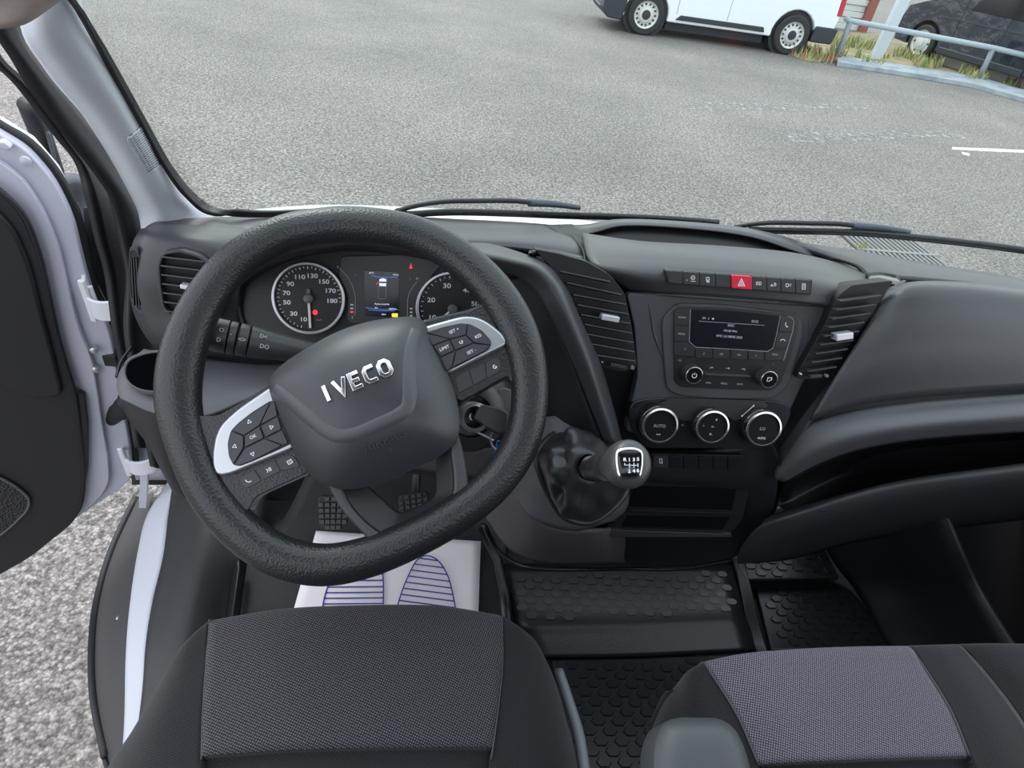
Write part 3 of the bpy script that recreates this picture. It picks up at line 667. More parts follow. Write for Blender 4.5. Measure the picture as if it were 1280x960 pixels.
slab('speaker_grille', DF, rnd(gq, .02, 4), .03, .042, mat('grille_black', (.012, .012, .018), .5, bump=1, bscale=240, bkind='voronoi', bdist=.004), door, bevel=.003)
tube('grille_rim', [DF.w(p.x, p.y, .04) for p in rnd(gq, .02, 5)], .003, PLG, door, 6, closed=True)
# edge strip on lower lining, bolts, latch plate, buffer
slab('edge_gap', DF, DF.L([(100, 480), (108, 484), (112, 520), (112, 575), (104, 625), (98, 634), (104, 600), (104, 540)]), .0, .03, RUB, door, bevel=.002)
for x, y in ((32, 201), (94, 480)): lathe('plug', DF.w(*DF.l(x, y, .01).xy, .01), DF.n, [(.008, 0), (.008, .004), (.003, .006)], WHD, door, seg=12)
slab('clip_plate', DF, rnd(DF.L([(0, 172), (8, 172), (18, 180), (14, 184), (2, 180)]), .004), .0, .02, WHD, door, bevel=.003)
# pillar side of the gap: hinges, check strap, bolts, grommet
def strapP(pts, wd, th, name, parent, mat, up_=V((0, 0, 1))):
    vs, fs = [], []; n = len(pts)
    for i, p in enumerate(pts):
        t = (pts[min(i + 1, n - 1)] - pts[max(i - 1, 0)]).normalized(); s = t.cross(up_).normalized()
        for a, b_ in ((-1, -1), (1, -1), (1, 1), (-1, 1)): vs.append(p + up_ * wd / 2 * a + s * th / 2 * b_)
    for i in range(n - 1):
        for k in range(4): fs.append((i * 4 + k, i * 4 + (k + 1) % 4, (i + 1) * 4 + (k + 1) % 4, (i + 1) * 4 + k))
    fs += [(0, 1, 2, 3), (n * 4 - 4, n * 4 - 3, n * 4 - 2, n * 4 - 1)]
    return mk(name, vs, fs, mat, parent, bevel=.002)
HNG = mat('hinge_grey', (.60, .61, .66), .4)
for (pts, lab) in (([(108, 352), (108, 372), (117, 386), (135, 389), (150, 385), (157, 376), (157, 362)], 'upper grey U-shaped hinge arm beside the side air vent'), ([(155, 560), (156, 572), (164, 584), (180, 585), (192, 580), (198, 570), (197, 560)], 'lower grey U-shaped door hinge arm near the white check strap')):
    h0 = onY(pts[0][0], pts[0][1], 1.0)
    rt = root('hinge_arm', h0, lab, 'hinge', 'door hinge arms')
    P = cat([onY(x, y, yy) for (x, y), yy in zip(pts, (1.04, 1.01, .985, .98, .985, 1.0, 1.04))], 5)
    strapP(P, .040, .007, 'arm', rt, HNG)
    x, y = pts[0]
    bx('mount_plate', h0.x - .010, h0.x + .003, h0.y - .012, h0.y - .004, h0.z - .080, h0.z + .008, HNG, rt, bevel=.004)
    lathe('pin', V((h0.x + .002, h0.y + .0, h0.z - .06)), (0, 0, 1), [(.005, 0), (.005, .05)], HNG, rt, seg=14)
cs = root('check_strap', onY(181, 600, 1.0), 'white vertical door check strap between the lower hinge and the step', 'strap')
bar('strap', onY(181, 588, 1.0), onY(179, 634, 1.0), .018, .008, V((1, 0, 0)), V((0, -1, 0)), WHD, cs, bevel=.002)
hp = struct(grid('trim_10', [[onY(104, 260, 1.10), onY(160, 260, 1.08)], [onY(116, 400, 1.10), onY(180, 400, 1.08)], [onY(140, 500, 1.10), onY(200, 500, 1.08)], [onY(160, 560, 1.10), onY(220, 560, 1.08)], [onY(165, 606, 1.10), onY(225, 606, 1.08)]], RUB, solid=.02))
gs = struct(grid('trim_11', [[onY(120, 440, 1.085), onY(146, 436, 1.075)], [onY(136, 500, 1.085), onY(164, 500, 1.075)], [onY(158, 560, 1.085), onY(196, 560, 1.075)], [onY(170, 600, 1.085), onY(208, 600, 1.075)]], WHD, solid=.006))
gm = root('wiring_grommet', onY(138, 520, 1.03), 'black rubber wiring grommet between door edge and dash side', 'grommet')
tube('bellows', cat([onY(136, 525, 1.05), onY(148, 515, 1.02), onY(160, 500, .99)], 5), lambda t: .018 + .002 * math.sin(t * 40), RUB, gm, 14)
lathe('flange', onY(138, 524, 1.05), (.4, -.9, 0), [(.034, 0), (.034, .006), (.02, .01)], RUB, gm, seg=24, sx=.5)
lt = root('door_check_arm', onY(130, 455, 1.03), 'dark bolted bracket on the door edge above the grommet', 'bracket')
bx('bracket', -.0 + onY(116, 452, 1.03).x, onY(146, 452, 1.03).x, 1.03, 1.06, onY(130, 458, 1.03).z, onY(130, 444, 1.03).z, RUB, lt, bevel=.003)
for x, y in ((118, 436), (120, 460)): lathe('bolt', onY(x, y, 1.02), (.2, -1, 0), [(.008, 0), (.008, .008), (.004, .01)], STE, lt, seg=6)
# mirror seen through the quarter window
mi = root('wing_mirror', onX(95, 250, -.75), 'dark wing mirror foot and bar outside the quarter window', 'mirror')
grid('mirror_foot', [[onX(76, 232, -.74), onX(92, 228, -.73), onX(108, 234, -.72)], [onX(84, 250, -.76), onX(100, 246, -.75), onX(113, 250, -.73)], [onX(92, 275, -.76), onX(106, 272, -.75), onX(120, 276, -.73)], [onX(98, 300, -.76), onX(112, 300, -.75), onX(126, 304, -.73)]], mat('mirror_base', (.13, .13, .15), .5), mi, solid=.02)
grid('mirror_shell', [[onX(80, 275, -.73), onX(100, 280, -.72), onX(124, 290, -.70)], [onX(100, 320, -.73), onX(118, 325, -.72), onX(136, 340, -.70)], [onX(108, 360, -.73), onX(122, 370, -.72), onX(146, 392, -.70)]], PLD, mi, solid=.01)
tube('bar', [onX(36, 130, -.72), onX(50, 165, -.74), onX(67, 214, -.76)], .017, PLD, mi, 12)
tube('glass_edge', [onX(60, 166, -.71), onX(66, 190, -.73), onX(70, 215, -.74)], .004, PLG, mi, 6)
# ================================================================== dashboard
dash = root('dashboard', onY(640, 420, .85), 'dark grey moulded dashboard spanning the cab under the windscreen', 'dashboard')
def P(name, rows, m=None, **k):
    R2 = []
    for r in rows:   # panels that run on to the passenger door
        r = list(r)
        if r[-1][0] == 1360:
            a, b_ = r[-2], r[-1]; r.append((1540, b_[1] + (b_[1] - a[1]) * 180 / (1360 - a[0]), b_[2]))
        R2.append(r)
    return grid(name, py(R2), m or PL, dash, **k)
P('top_pad', [[(205, 274, .92), (330, 269, 1.0), (440, 266, 1.02), (540, 272, 1.03), (640, 277, 1.03), (690, 281, 1.02), (712, 285, 1.0)],
              [(188, 280, .88), (320, 276, .93), (440, 275, .94), (540, 284, .94), (640, 288, .94), (697, 294, .93), (722, 301, .92)],
              [(180, 288, .855), (310, 287, .875), (440, 286, .88), (540, 297, .88), (640, 302, .88), (700, 309, .88), (729, 318, .87)],
              [(185, 296, .85), (310, 295, .87), (440, 294, .87), (540, 304, .87), (640, 309, .87), (700, 318, .865), (730, 326, .86)]], solid=.01)
P('top_pad', [[(990, 302, 1.0), (1060, 311, 1.03), (1150, 327, 1.05), (1280, 348, 1.04), (1360, 362, 1.02)],
              [(1040, 318, .94), (1090, 327, .95), (1150, 337, .95), (1280, 354, .95), (1360, 366, .94)],
              [(1086, 344, .87), (1110, 345, .865), (1150, 347, .86), (1280, 360, .86), (1360, 370, .86)]], solid=.01)
P('center_brow', [[(728, 291, .92), (800, 301, .885), (900, 307, .875), (1000, 317, .875), (1078, 337, .88)],
              [(731, 306, .85), (800, 309, .83), (900, 316, .82), (1000, 326, .82), (1086, 346, .84)],
              [(736, 322, .80), (800, 322, .79), (900, 329, .78), (1000, 339, .78), (1086, 356, .80)],
              [(746, 334, .775), (800, 340, .755), (900, 346, .75), (1000, 356, .75), (1080, 368, .765)],
              [(785, 365, .765), (830, 367, .745), (900, 371, .74), (1000, 379, .74), (1068, 385, .752)]], solid=.008)
# open tray on top of the brow
P('tray_back', [[(735, 286, .985), (770, 279, .99), (860, 283, .99), (940, 293, .99), (1000, 309, .985), (1040, 322, .97)],
                [(745, 315, .95), (780, 318, .95), (860, 322, .95), (940, 330, .95), (1000, 338, .95), (1045, 350, .95)]], SAT, solid=.004)
P('tray_rim', [[(700, 282, 1.0), (735, 280, 1.01), (770, 274, 1.015), (860, 277, 1.015), (940, 286, 1.015), (1005, 303, 1.01), (1045, 319, 1.0)],
               [(715, 287, .97), (741, 284, .975), (772, 278, .98), (860, 281, .98), (940, 291, .98), (1000, 309, .975), (1040, 324, .965)],
               [(726, 293, .95), (748, 289, .965), (775, 282, .97), (860, 285, .97), (940, 296, .97), (992, 313, .965), (1036, 327, .955)]], solid=.003)
P('seam', [[(680, 281, 1.01), (715, 280, 1.01)], [(696, 290, .95), (736, 291, .95)], [(712, 310, .90), (745, 312, .90)], [(715, 328, .86), (745, 330, .86)]], RUB, solid=.01)
P('seam', [[(698, 281, 1.0), (701, 281, 1.0)], [(715, 293, .94), (719, 294, .94)], [(729, 312, .88), (734, 313, .88)], [(731, 327, .84), (737, 329, .84)]], RUB, solid=.01)
P('seam', [[(309, 270, .99), (312, 270, .99)], [(308, 287, .868), (311, 287, .868)]], RUB, solid=.002)
P('seam', [[(1042, 322, .885), (1046, 322, .885)], [(1072, 333, .868), (1077, 333, .868)], [(1084, 348, .845), (1089, 347, .845)]], RUB, solid=.004)
# cluster hood
P('cluster_hood', [[(240, 330, .83), (290, 306, .86), (360, 296, .875), (440, 290, .88), (520, 298, .877), (560, 302, .87), (592, 305, .85)],
                   [(262, 345, .75), (310, 316, .76), (370, 303, .76), (440, 296, .76), (520, 303, .76), (560, 307, .76), (588, 311, .76)],
                   [(285, 352, .705), (325, 323, .70), (375, 308, .70), (440, 300, .70), (520, 309, .70), (552, 315, .70), (578, 321, .702)],
                   [(292, 358, .712), (335, 328, .71), (380, 314, .71), (440, 307, .71), (515, 316, .71), (548, 322, .71), (572, 329, .712)]], solid=.006)
P('hood_inner', [[(292, 357, .713), (335, 327, .711), (380, 313, .711), (440, 306, .711), (520, 317, .711), (582, 331, .711), (645, 349, .721)],
                 [(302, 362, .80), (345, 334, .80), (385, 320, .80), (440, 314, .80), (520, 322, .80), (575, 336, .80), (625, 352, .80)]], PLD)
P('hood_flank', [[(620, 340, .76), (640, 342, .74), (662, 345, .712)], [(610, 380, .77), (650, 382, .72), (684, 385, .69)], [(620, 440, .74), (670, 445, .69), (714, 450, .662)], [(640, 500, .70), (690, 505, .66), (736, 510, .64)], [(655, 545, .67), (705, 550, .645), (756, 556, .625)]], PLD, solid=.006)
P('hood_side_band', [[(560, 326, .711), (566, 312, .703), (576, 306, .76), (590, 303, .845)], [(585, 331, .712), (594, 318, .704), (606, 309, .75), (616, 305, .81)], [(622, 340, .714), (640, 327, .706), (650, 320, .742), (658, 318, .785)], [(645, 346, .714), (668, 335, .705), (680, 330, .735), (688, 331, .775)], [(668, 362, .703), (691, 355, .697), (704, 355, .722), (709, 358, .758)], [(684, 388, .688), (706, 384, .68), (719, 386, .70), (723, 392, .73)],
                     [(714, 450, .66), (732, 447, .652), (745, 448, .672), (750, 452, .70)], [(738, 510, .638), (752, 508, .632), (763, 509, .65), (768, 512, .68)], [(756, 556, .622), (768, 555, .62), (776, 556, .64), (780, 558, .66)]], solid=.005)
# left vent pod
P('vent_pod', [[(176, 286, .84), (200, 281, .85), (240, 281, .855), (310, 286, .86), (330, 300, .85)],
               [(165, 306, .79), (184, 298, .775), (235, 300, .775), (290, 312, .78), (315, 330, .78)],
               [(162, 345, .78), (177, 345, .752), (230, 350, .75), (275, 355, .755), (300, 362, .76)],
               [(166, 388, .775), (184, 390, .745), (230, 395, .74), (280, 400, .745), (304, 400, .76)],
               [(180, 418, .765), (202, 423, .737), (245, 430, .73), (300, 438, .735), (330, 440, .75)],
               [(195, 436, .77), (215, 440, .75), (250, 446, .745), (310, 452, .75), (345, 450, .77)]], solid=.006)
P('cluster_surround', [[(300, 352, .765), (305, 362, .79), (310, 370, .80)], [(302, 395, .755), (312, 400, .77), (322, 402, .79)], [(318, 425, .74), (340, 428, .76), (360, 425, .79)], [(345, 448, .75), (380, 440, .76), (420, 430, .79)], [(400, 455, .74), (460, 440, .76), (480, 430, .79)], [(520, 455, .73), (540, 440, .76), (550, 430, .79)], [(620, 460, .72), (625, 440, .75), (628, 420, .78)]], PLD, solid=.004)
# cup holder shelf and lower left
P('cup_shelf', [[(180, 436, .765), (230, 444, .75), (290, 451, .745), (345, 455, .755), (400, 450, .765)],
                [(152, 460, .725), (205, 470, .695), (270, 474, .685), (330, 468, .695), (395, 463, .71)],
                [(146, 482, .69), (188, 502, .65), (250, 505, .645), (320, 484, .66), (390, 474, .67)],
                [(150, 498, .668), (198, 518, .635), (255, 520, .632), (322, 494, .648), (392, 484, .655)]], PLG, solid=.006)
P('left_end_panel', [[(148, 488, .69), (190, 512, .642), (255, 518, .64), (322, 494, .655), (392, 484, .66)],
                 [(158, 520, .675), (200, 545, .645), (262, 540, .66), (330, 515, .69), (395, 505, .70)],
                 [(182, 552, .69), (210, 590, .665), (272, 585, .70), (335, 560, .73), (395, 545, .74)],
                 [(205, 590, .71), (222, 620, .70), (285, 615, .74), (340, 600, .78), (395, 585, .78)]], PLD, solid=.006)
cf = fit3(onY(153, 462, .716), onY(236, 472, .684), onY(190, 502, .642)).sh(.006)
co = cat([cf.l(x, y) for x, y in ((156, 468), (162, 452), (180, 444), (200, 441), (225, 447), (236, 462), (232, 482), (212, 491), (185, 492), (165, 484))], 5, closed=True)
cup = ringslab('cup_rim', cf, co, scl(co, .93), -.002, .006, PLG, dash, bevel=.0015, hi=.004)
slab('cup_shade_disc', cf, scl(co, .95), -.003, .0025, mat('cup_shade_black', (.002, .002, .003), 1, spec=0), cup, bevel=0)  # flat black disc paints the dark of the cup hollow; no hole is cut
# trim seam lines
P('seam', [[(165, 432, .77), (167, 434, .77)], [(151, 452, .735), (153, 454, .735)], [(146, 470, .712), (148, 472, .712)]], RUB, solid=.004)
# knee panel and shroud
P('knee_panel', [[(400, 490, .70), (500, 500, .68), (560, 520, .66), (640, 525, .66), (690, 535, .67)],
                 [(395, 540, .66), (500, 555, .64), (570, 560, .625), (625, 562, .62), (668, 575, .63)],
                 [(395, 575, .66), (500, 584, .64), (575, 594, .625), (625, 599, .625), (650, 606, .64)]], PLL, solid=.006)
P('column_shroud', [[(470, 500, .66), (540, 480, .63), (590, 468, .60), (630, 475, .60), (645, 500, .62)],
                    [(480, 530, .62), (545, 515, .58), (592, 500, .565), (630, 505, .575), (642, 525, .60)],
                    [(490, 550, .62), (550, 545, .58), (595, 540, .57), (622, 540, .58), (635, 548, .60)],
                    [(500, 560, .64), (552, 557, .61), (590, 560, .60), (612, 560, .605), (628, 560, .62)]], PLD, solid=.005)
shf = Fr(onY(592, 515, .562), elev=40, yaw=8)
slab('shroud_plate', shf, rnd(shf.L([(622, 490), (628, 484), (644, 488), (648, 510), (644, 535), (634, 545), (622, 520)]), .008), -.01, .002, PLG, dash, bevel=.002)
# centre fascia
FA = Fr(onY(905, 460, .712), elev=22, al=(845, 470, 985, 480))
slab('fascia', FA, rnd(FA.L([(783, 366), (1066, 386), (1050, 398), (1006, 474), (985, 520), (962, 552), (900, 560), (782, 540), (797, 470), (793, 410)]), .01), -.02, 0, mat('fascia_plastic', (.040, .042, .050), .5, bump=.3, bscale=900, bdist=.0005), dash, bevel=.002)
P('fascia_backing', [[(670, 318, .80), (740, 330, .80), (900, 380, .78), (1080, 360, .80), (1130, 352, .82)],
                     [(700, 400, .76), (780, 410, .75), (900, 450, .75), (1040, 440, .75), (1105, 400, .77)],
                     [(740, 500, .72), (800, 510, .72), (900, 530, .72), (990, 520, .72), (1050, 480, .74)],
                     [(755, 590, .70), (800, 600, .70), (880, 600, .71), (940, 600, .71), (985, 590, .71)]], PLD, solid=.006)
bz = FA.L([(826, 398), (846, 378), (905, 380), (985, 390), (1004, 400), (1001, 424), (985, 480), (966, 498), (900, 498), (848, 494), (832, 486), (828, 440)])
slab('radio_bezel', FA, rnd(bz, .012), -.001, .004, mat('bezel_plastic', (.042, .044, .052), .48, bump=.3, bscale=900, bdist=.0005), dash, bevel=.003, seg=4)
for x, y in ((846.5, 381), (994.5, 391.5)): lathe('pin_hole', FA.w(*FA.l(x, y, .004).xy, .0035), FA.n, [(.0016, 0), (.0016, .001)], RUB, dash, seg=12)
for pts in ([(812, 380), (818, 420), (826, 440), (830, 452)], [(1012, 400), (1012, 430), (1003, 452)]):
    tube('mould_line', [FA.w(*FA.l(p.x, p.y).xy, .0005) for p in cat([(a, b_, 0) for a, b_ in pts], 4)], .0015, PL, dash, 6)
# glove box side
P('glovebox_lid', [[(1112, 358, .80), (1140, 352, .80), (1200, 352, .80), (1280, 359, .80), (1360, 368, .80)],
                   [(1102, 372, .755), (1132, 361, .745), (1200, 360, .745), (1280, 368, .745), (1360, 376, .75)],
                   [(1088, 400, .728), (1128, 388, .722), (1200, 385, .72), (1280, 390, .72), (1360, 396, .72)],
                   [(1050, 462, .69), (1105, 445, .685), (1180, 432, .685), (1280, 430, .685), (1360, 435, .685)],
                   [(1012, 526, .665), (1058, 510, .662), (1130, 499, .66), (1280, 487, .66), (1360, 480, .66)]], solid=.006, plabel='large smooth grey glovebox lid')
P('stack_side', [[(1128, 350, .815), (1118, 356, .80)], [(1112, 366, .79), (1102, 374, .762)], [(1094, 392, .76), (1089, 402, .732)], [(1046, 462, .72), (1048, 466, .695)], [(1010, 510, .69), (1010, 530, .668)], [(972, 560, .685), (975, 585, .66)]], solid=.006)
P('mid_ridge', [[(972, 580, .675), (1010, 531, .672), (1058, 515, .668), (1130, 504, .665), (1280, 492, .665), (1360, 486, .665)],
                [(968, 590, .665), (1010, 552, .648), (1055, 533, .64), (1130, 520, .635), (1280, 506, .635), (1360, 500, .635)],
                [(970, 598, .66), (1012, 568, .637), (1058, 549, .625), (1130, 534, .62), (1280, 520, .62), (1360, 514, .62)],
                [(980, 603, .665), (1018, 582, .65), (1060, 566, .64), (1130, 552, .635), (1280, 540, .635), (1360, 536, .635)]], PLG, solid=.006)
P('shelf_recess', [[(985, 600, .70), (1060, 564, .70), (1130, 550, .72), (1280, 538, .75), (1360, 534, .75)],
                   [(975, 628, .70), (1060, 590, .80), (1130, 575, .90), (1280, 560, .95), (1360, 556, .95)],
                   [(966, 645, .68), (1060, 622, .70), (1130, 604, .70), (1280, 586, .70), (1360, 580, .70)]], SAT, solid=.006)
P('shelf_lip', [[(955, 648, .675), (975, 640, .672), (1060, 616, .668), (1130, 600, .665), (1280, 579, .66), (1360, 568, .66)],
                [(950, 656, .665), (978, 648, .652), (1060, 622, .645), (1130, 605, .64), (1280, 584, .635), (1360, 574, .635)],
                [(940, 668, .665), (985, 660, .65), (1060, 636, .64), (1130, 618, .635), (1280, 596, .63), (1360, 588, .63)],
                [(925, 690, .69), (985, 676, .68), (1060, 655, .67), (1130, 640, .665), (1280, 618, .66), (1360, 610, .66)],
                [(922, 705, .75), (985, 700, .78), (1060, 680, .8), (1130, 668, .82), (1280, 650, .84), (1360, 640, .84)]], solid=.006)
P('stack_lower', [[(768, 560, .69), (820, 565, .69), (900, 562, .685), (962, 552, .69), (976, 585, .68)],
                  [(780, 585, .68), (820, 596, .675), (900, 600, .672), (955, 600, .675), (972, 605, .68)],
                  [(770, 600, .685), (800, 604, .68), (900, 608, .675), (945, 625, .68), (966, 640, .685)],
                  [(740, 640, .70), (790, 645, .705), (880, 650, .70), (930, 655, .69), (950, 660, .685)],
                  [(735, 690, .72), (790, 697, .715), (870, 698, .71), (915, 692, .705), (930, 688, .70)],
                  [(735, 703, .75), (790, 707, .75), (870, 707, .75), (915, 697, .75), (930, 693, .74)]], PLD, solid=.006)
# gear console body
P('gear_console', [[(655, 530, .665), (690, 520, .655), (730, 525, .66), (770, 560, .67), (782, 590, .68)],
                   [(645, 575, .645), (668, 575, .615), (710, 560, .61), (760, 580, .64), (786, 612, .67)],
                   [(640, 600, .64), (672, 612, .59), (715, 620, .575), (765, 630, .62), (783, 640, .675)],
                   [(635, 615, .655), (668, 650, .61), (715, 664, .59), (755, 655, .63), (772, 650, .685)]], PLG, solid=.006)
P('console_skirt', [[(632, 608, .66), (648, 622, .63), (668, 648, .612), (700, 662, .60), (738, 664, .61), (778, 656, .71)],
                    [(620, 625, .68), (640, 655, .66), (668, 678, .635), (700, 684, .625), (745, 682, .64), (792, 676, .735)],
                    [(608, 648, .72), (635, 685, .695), (668, 702, .67), (700, 706, .66), (750, 705, .68), (800, 702, .765)]], PLL, solid=.006)  # paler than the stack beside it: light from the door side put into the colour
tube('console_foot_bead', cat([onY(*p) for p in ((604, 655, .735), (622, 688, .715), (645, 704, .695), (668, 710, .68), (720, 712, .69), (790, 711, .74), (850, 711, .75), (915, 700, .75))], 5), .004, SAT, dash, 8)
# dash under-structure seen in the foot well
P('dash_core', [[(150, 470, .80), (300, 470, .85), (500, 480, .86), (700, 520, .80)], [(212, 600, .78), (320, 600, .85), (480, 590, .84), (640, 610, .78)]], CAR, solid=.01)
P('dash_core', [[(205, 280, .95), (440, 290, 1.0), (800, 330, .97), (1100, 355, .97), (1380, 385, 1.0)], [(190, 430, .86), (440, 450, .86), (780, 520, .80), (1040, 560, .80), (1380, 560, .9)], [(215, 560, .86), (440, 560, .9), (780, 640, .82), (1040, 640, .85), (1380, 620, .95)]], PLD, solid=.01)

# ================================================================== instrument cluster
FC = Fr(onY(388, 373, .775), elev=27, al=(343, 372, 575, 376))
cl = root('instrument_cluster', FC.o, 'black instrument cluster with two round dials and a small screen behind the steering wheel', 'instrument cluster')
slab('lens_panel', FC, rnd(FC.L([(282, 365), (330, 318), (430, 300), (560, 310), (640, 345), (660, 400), (640, 450), (500, 450), (400, 445), (310, 420)]), .02), -.02, 0, DIAL, cl, bevel=.001)
slab('center_plate', FC, rnd(FC.L([(427, 320), (510, 318), (560, 322), (540, 345), (522, 372), (522, 405), (500, 404), (440, 404), (434, 398), (436, 370), (424, 345)]), .006), 0, .004, mat('plate_grey', (.035, .036, .040), .4), cl, bevel=.001)
def dial(cx, cy, rpx, name, nums, a0, a1, nt, ne_a, sz, gauge_r=1.0, arc=(0, 360)):
    c = FC.l(cx, cy); rr = (FC.l(cx + rpx, cy) - c).length
    d = lathe(name, FC.w(c.x, c.y, 0), FC.n, [(rr, 0), (rr, .004), (rr * .98, .005)], DIAL, cl, seg=48)
    o1, i1 = circ(c, rr * 1.0, 64), circ(c, rr * .91, 64)
    ringslab('dial_ring', FC, o1, i1, .004, .011, SIL, d, bevel=.0012)
    polys = []
    for k in range(nt):
        t = a0 + (a1 - a0) * k / (nt - 1); a = R_(t); r1 = rr * (.80 if k % 2 == 0 else .83); r2 = rr * .87
        polys.append(([(c.x + r1 * math.cos(a), c.y + r1 * math.sin(a)), (c.x + r2 * math.cos(a), c.y + r2 * math.sin(a))], False))
    strokes('tick_marks', FC, polys, rr * .022, .005, .0056, WT, d)
    for s, t in nums:
        a = R_(t); text('numeral', s, FC, c.x + rr * .62 * math.cos(a), c.y + rr * .62 * math.sin(a), sz, .0057, WT, d, off=.0002, sx=1.25)
    return d, c, rr
nm = ['10', '30', '50', '70', '90', '110', '130', '150', '170', '180']
an = [-107, -135, -168, 168, 142, 112, 80, 48, 20, -6]
sp, c, rr = dial(387.5, 372.5, 45.5, 'speedometer', list(zip(nm, an)), -107, -366, 36, 0, .0085)
text('unit_mark', 'km/h', FC, c.x + rr * .25, c.y - rr * .60, .004, .0057, WTD, sp)
lathe('needle_hub', FC.w(c.x, c.y, .005), FC.n, [(rr * .14, 0), (rr * .13, .007), (rr * .1, .008)], HUB, sp, seg=24)
strokes('needle', FC, [([(c.x, c.y - rr * .12), (c.x + .0005, c.y - rr * .82)], False)], rr * .06, .007, .0095, WT, sp)
strokes('needle_tail', FC, [([(c.x, c.y + rr * .12), (c.x, c.y + rr * .26)], False)], rr * .10, .006, .009, HUB, sp)
q = FC.l(395, 390); lathe('warning_lamp', FC.w(q.x, q.y, .0052), FC.n, [(.0036, 0), (.0036, .0006)], REM, sp, seg=20)
text('lamp_mark', '!', FC, q.x, q.y, .005, .0061, DIAL, sp)
ta, c, rr = dial(566, 385, 45.5, 'rev_counter', [('10', 205), ('20', 160), ('30', 105), ('40', 52), ('50', 12)], 240, -30, 31, 0, .0095)
lathe('needle_hub', FC.w(c.x, c.y, .005), FC.n, [(rr * .14, 0), (rr * .13, .007), (rr * .1, .008)], HUB, ta, seg=24)
strokes('needle', FC, [([(c.x, c.y), (c.x - rr * .6, c.y - rr * .55)], False)], rr * .05, .007, .009, WT, ta)
# display
k6 = lambda x, y: (330 + x / 6.737, 320 + y / 6.737)
sc_ = slab('display', FC, rnd(FC.L([k6(848, 120), k6(1140, 135), k6(1138, 515), k6(850, 500)]), .001), .003, .0052, TFT, cl, bevel=.0003)
F2 = FC.sh(.0054)
def L6(pts): return [F2.l(*k6(*p)) for p in pts]
strokes('screen_line', F2, [(L6([(905, 163), (960, 178), (1120, 178)]), False), (L6([(855, 435), (1000, 450), (1130, 452)]), False), (L6([(880, 452), (980, 462), (1100, 462)]), False)], .0006, 0, .0002, BEM, sc_)
slab('van_symbol', F2, rnd(L6([(972, 195), (1000, 186), (1030, 195), (1030, 215), (972, 215)]), .001), 0, .0003, WEM, sc_, bevel=0)
slab('van_symbol', F2, rnd(L6([(972, 228), (1028, 230), (1028, 254), (972, 252)]), .0005), 0, .0003, WEM, sc_, bevel=0)
strokes('van_symbol', F2, [(L6([(966, 258), (1028, 258), (1024, 362), (962, 360)]), True)], .0003, 0, .0002, GEM, sc_)
strokes('van_symbol', F2, [(L6([(972, 205), (972, 245)]), False), (L6([(1030, 205), (1030, 245)]), False)], .0005, 0, .0002, BEM, sc_)
strokes('open_door_mark', F2, [(L6([(945, 240), (965, 222)]), False)], .0009, 0, .0002, REM, sc_)
for s, x, y, z in (('20°C', 905, 143, .0032), ('10 km', 1108, 158, .0032), ('Porte ouverte', 993, 405, .0036), ('0.0', 945, 437, .003), ('5680 km', 1082, 445, .003), ('10km', 1008, 492, .003)):
    q = F2.l(*k6(x, y)); text('screen_text', s, F2, q.x, q.y, z, .0002, WEM, sc_)
slab('amber_lamp', FC, rnd(FC.L([k6(1080, 480), k6(1130, 480), k6(1130, 512), k6(1080, 510)]), .001), .004, .0058, YEM, cl, bevel=0)
slab('seatbelt_lamp', FC, FC.L([k6(1238, 60), k6(1253, 105), k6(1225, 105)]), .003, .0048, REM, cl, bevel=0)
F4 = FC.sh(.0045)
def L7(pts): return [F4.l(*k6(*p)) for p in pts]
strokes('fuel_arc', F4, [([p for p in cat(L7([(635, 100), (690, 160), (740, 240), (765, 320), (770, 420), (765, 500)]), 4)], False)], .0009, 0, .0004, WTD, cl)
strokes('temperature_arc', F4, [([p for p in cat(L7([(1290, 215), (1250, 265), (1215, 340), (1208, 430), (1208, 515)]), 4)], False)], .0009, 0, .0004, WTD, cl)
for i, y in enumerate((410, 440, 470)): 
    strokes('level_bar', F4, [(L7([(727, y), (752, y + 1)]), False)], .0022, 0, .0004, REM if i == 2 else WT, cl)
    strokes('level_bar', F4, [(L7([(1228, y + 33), (1250, y + 34)]), False)], .0022, 0, .0004, WT, cl)
for s, x, y in (('F', 622, 96), ('E', 745, 518), ('H', 1290, 190)): tpx('gauge_letter', s, FC, *k6(x, y), .005, WT, cl, h=.0048)
tpx('gauge_mark', 'o', FC, *k6(770, 155), .005, WTD, cl, h=.0045); tpx('gauge_mark', 't', FC, *k6(1230, 190), .006, WTD, cl, h=.0045)

# ================================================================== radio
rd = root('car_radio', FA.w(*FA.l(917, 480).xy, 0), 'black car radio with small dark display in the centre fascia', 'radio')
rx = lambda x, y: (820 + x / 6.737, 370 + y / 6.737)
def RL(pts, h=.005): return [FA.l(*rx(*p), h) for p in pts]
face = RL([(150, 110), (200, 90), (600, 100), (1130, 150), (1195, 190), (1185, 300), (1120, 540), (1040, 740), (960, 795), (200, 765), (150, 715)], .004)
slab('face_plate', FA, rnd(face, .006), 0, .006, mat('radio_black', (.014, .014, .017), .3), rd, bevel=.001)
def rbtn(pts, txt='', size=.0042, m=None, par=None, nm='key'):
    b_ = slab(nm, FA, rnd(inset(RL(pts, .0075), .0004), .0008, 2), .005, .0075, m or mat_rb, par or rd, bevel=.0005)
    if txt:
        c_ = sum(RL(pts, .0075), V((0, 0, 0))) / len(pts); text('key_print', txt, FA, c_.x, c_.y, size, .0076, WTD, b_)
    return b_
mat_rb = mat('radio_key', (.017, .017, .020), .35)
rbtn([(155, 115), (285, 112), (283, 248), (152, 248)], 'RADIO', .0037)
rbtn([(152, 252), (280, 254), (276, 386), (152, 386)], 'MEDIA', .0037)
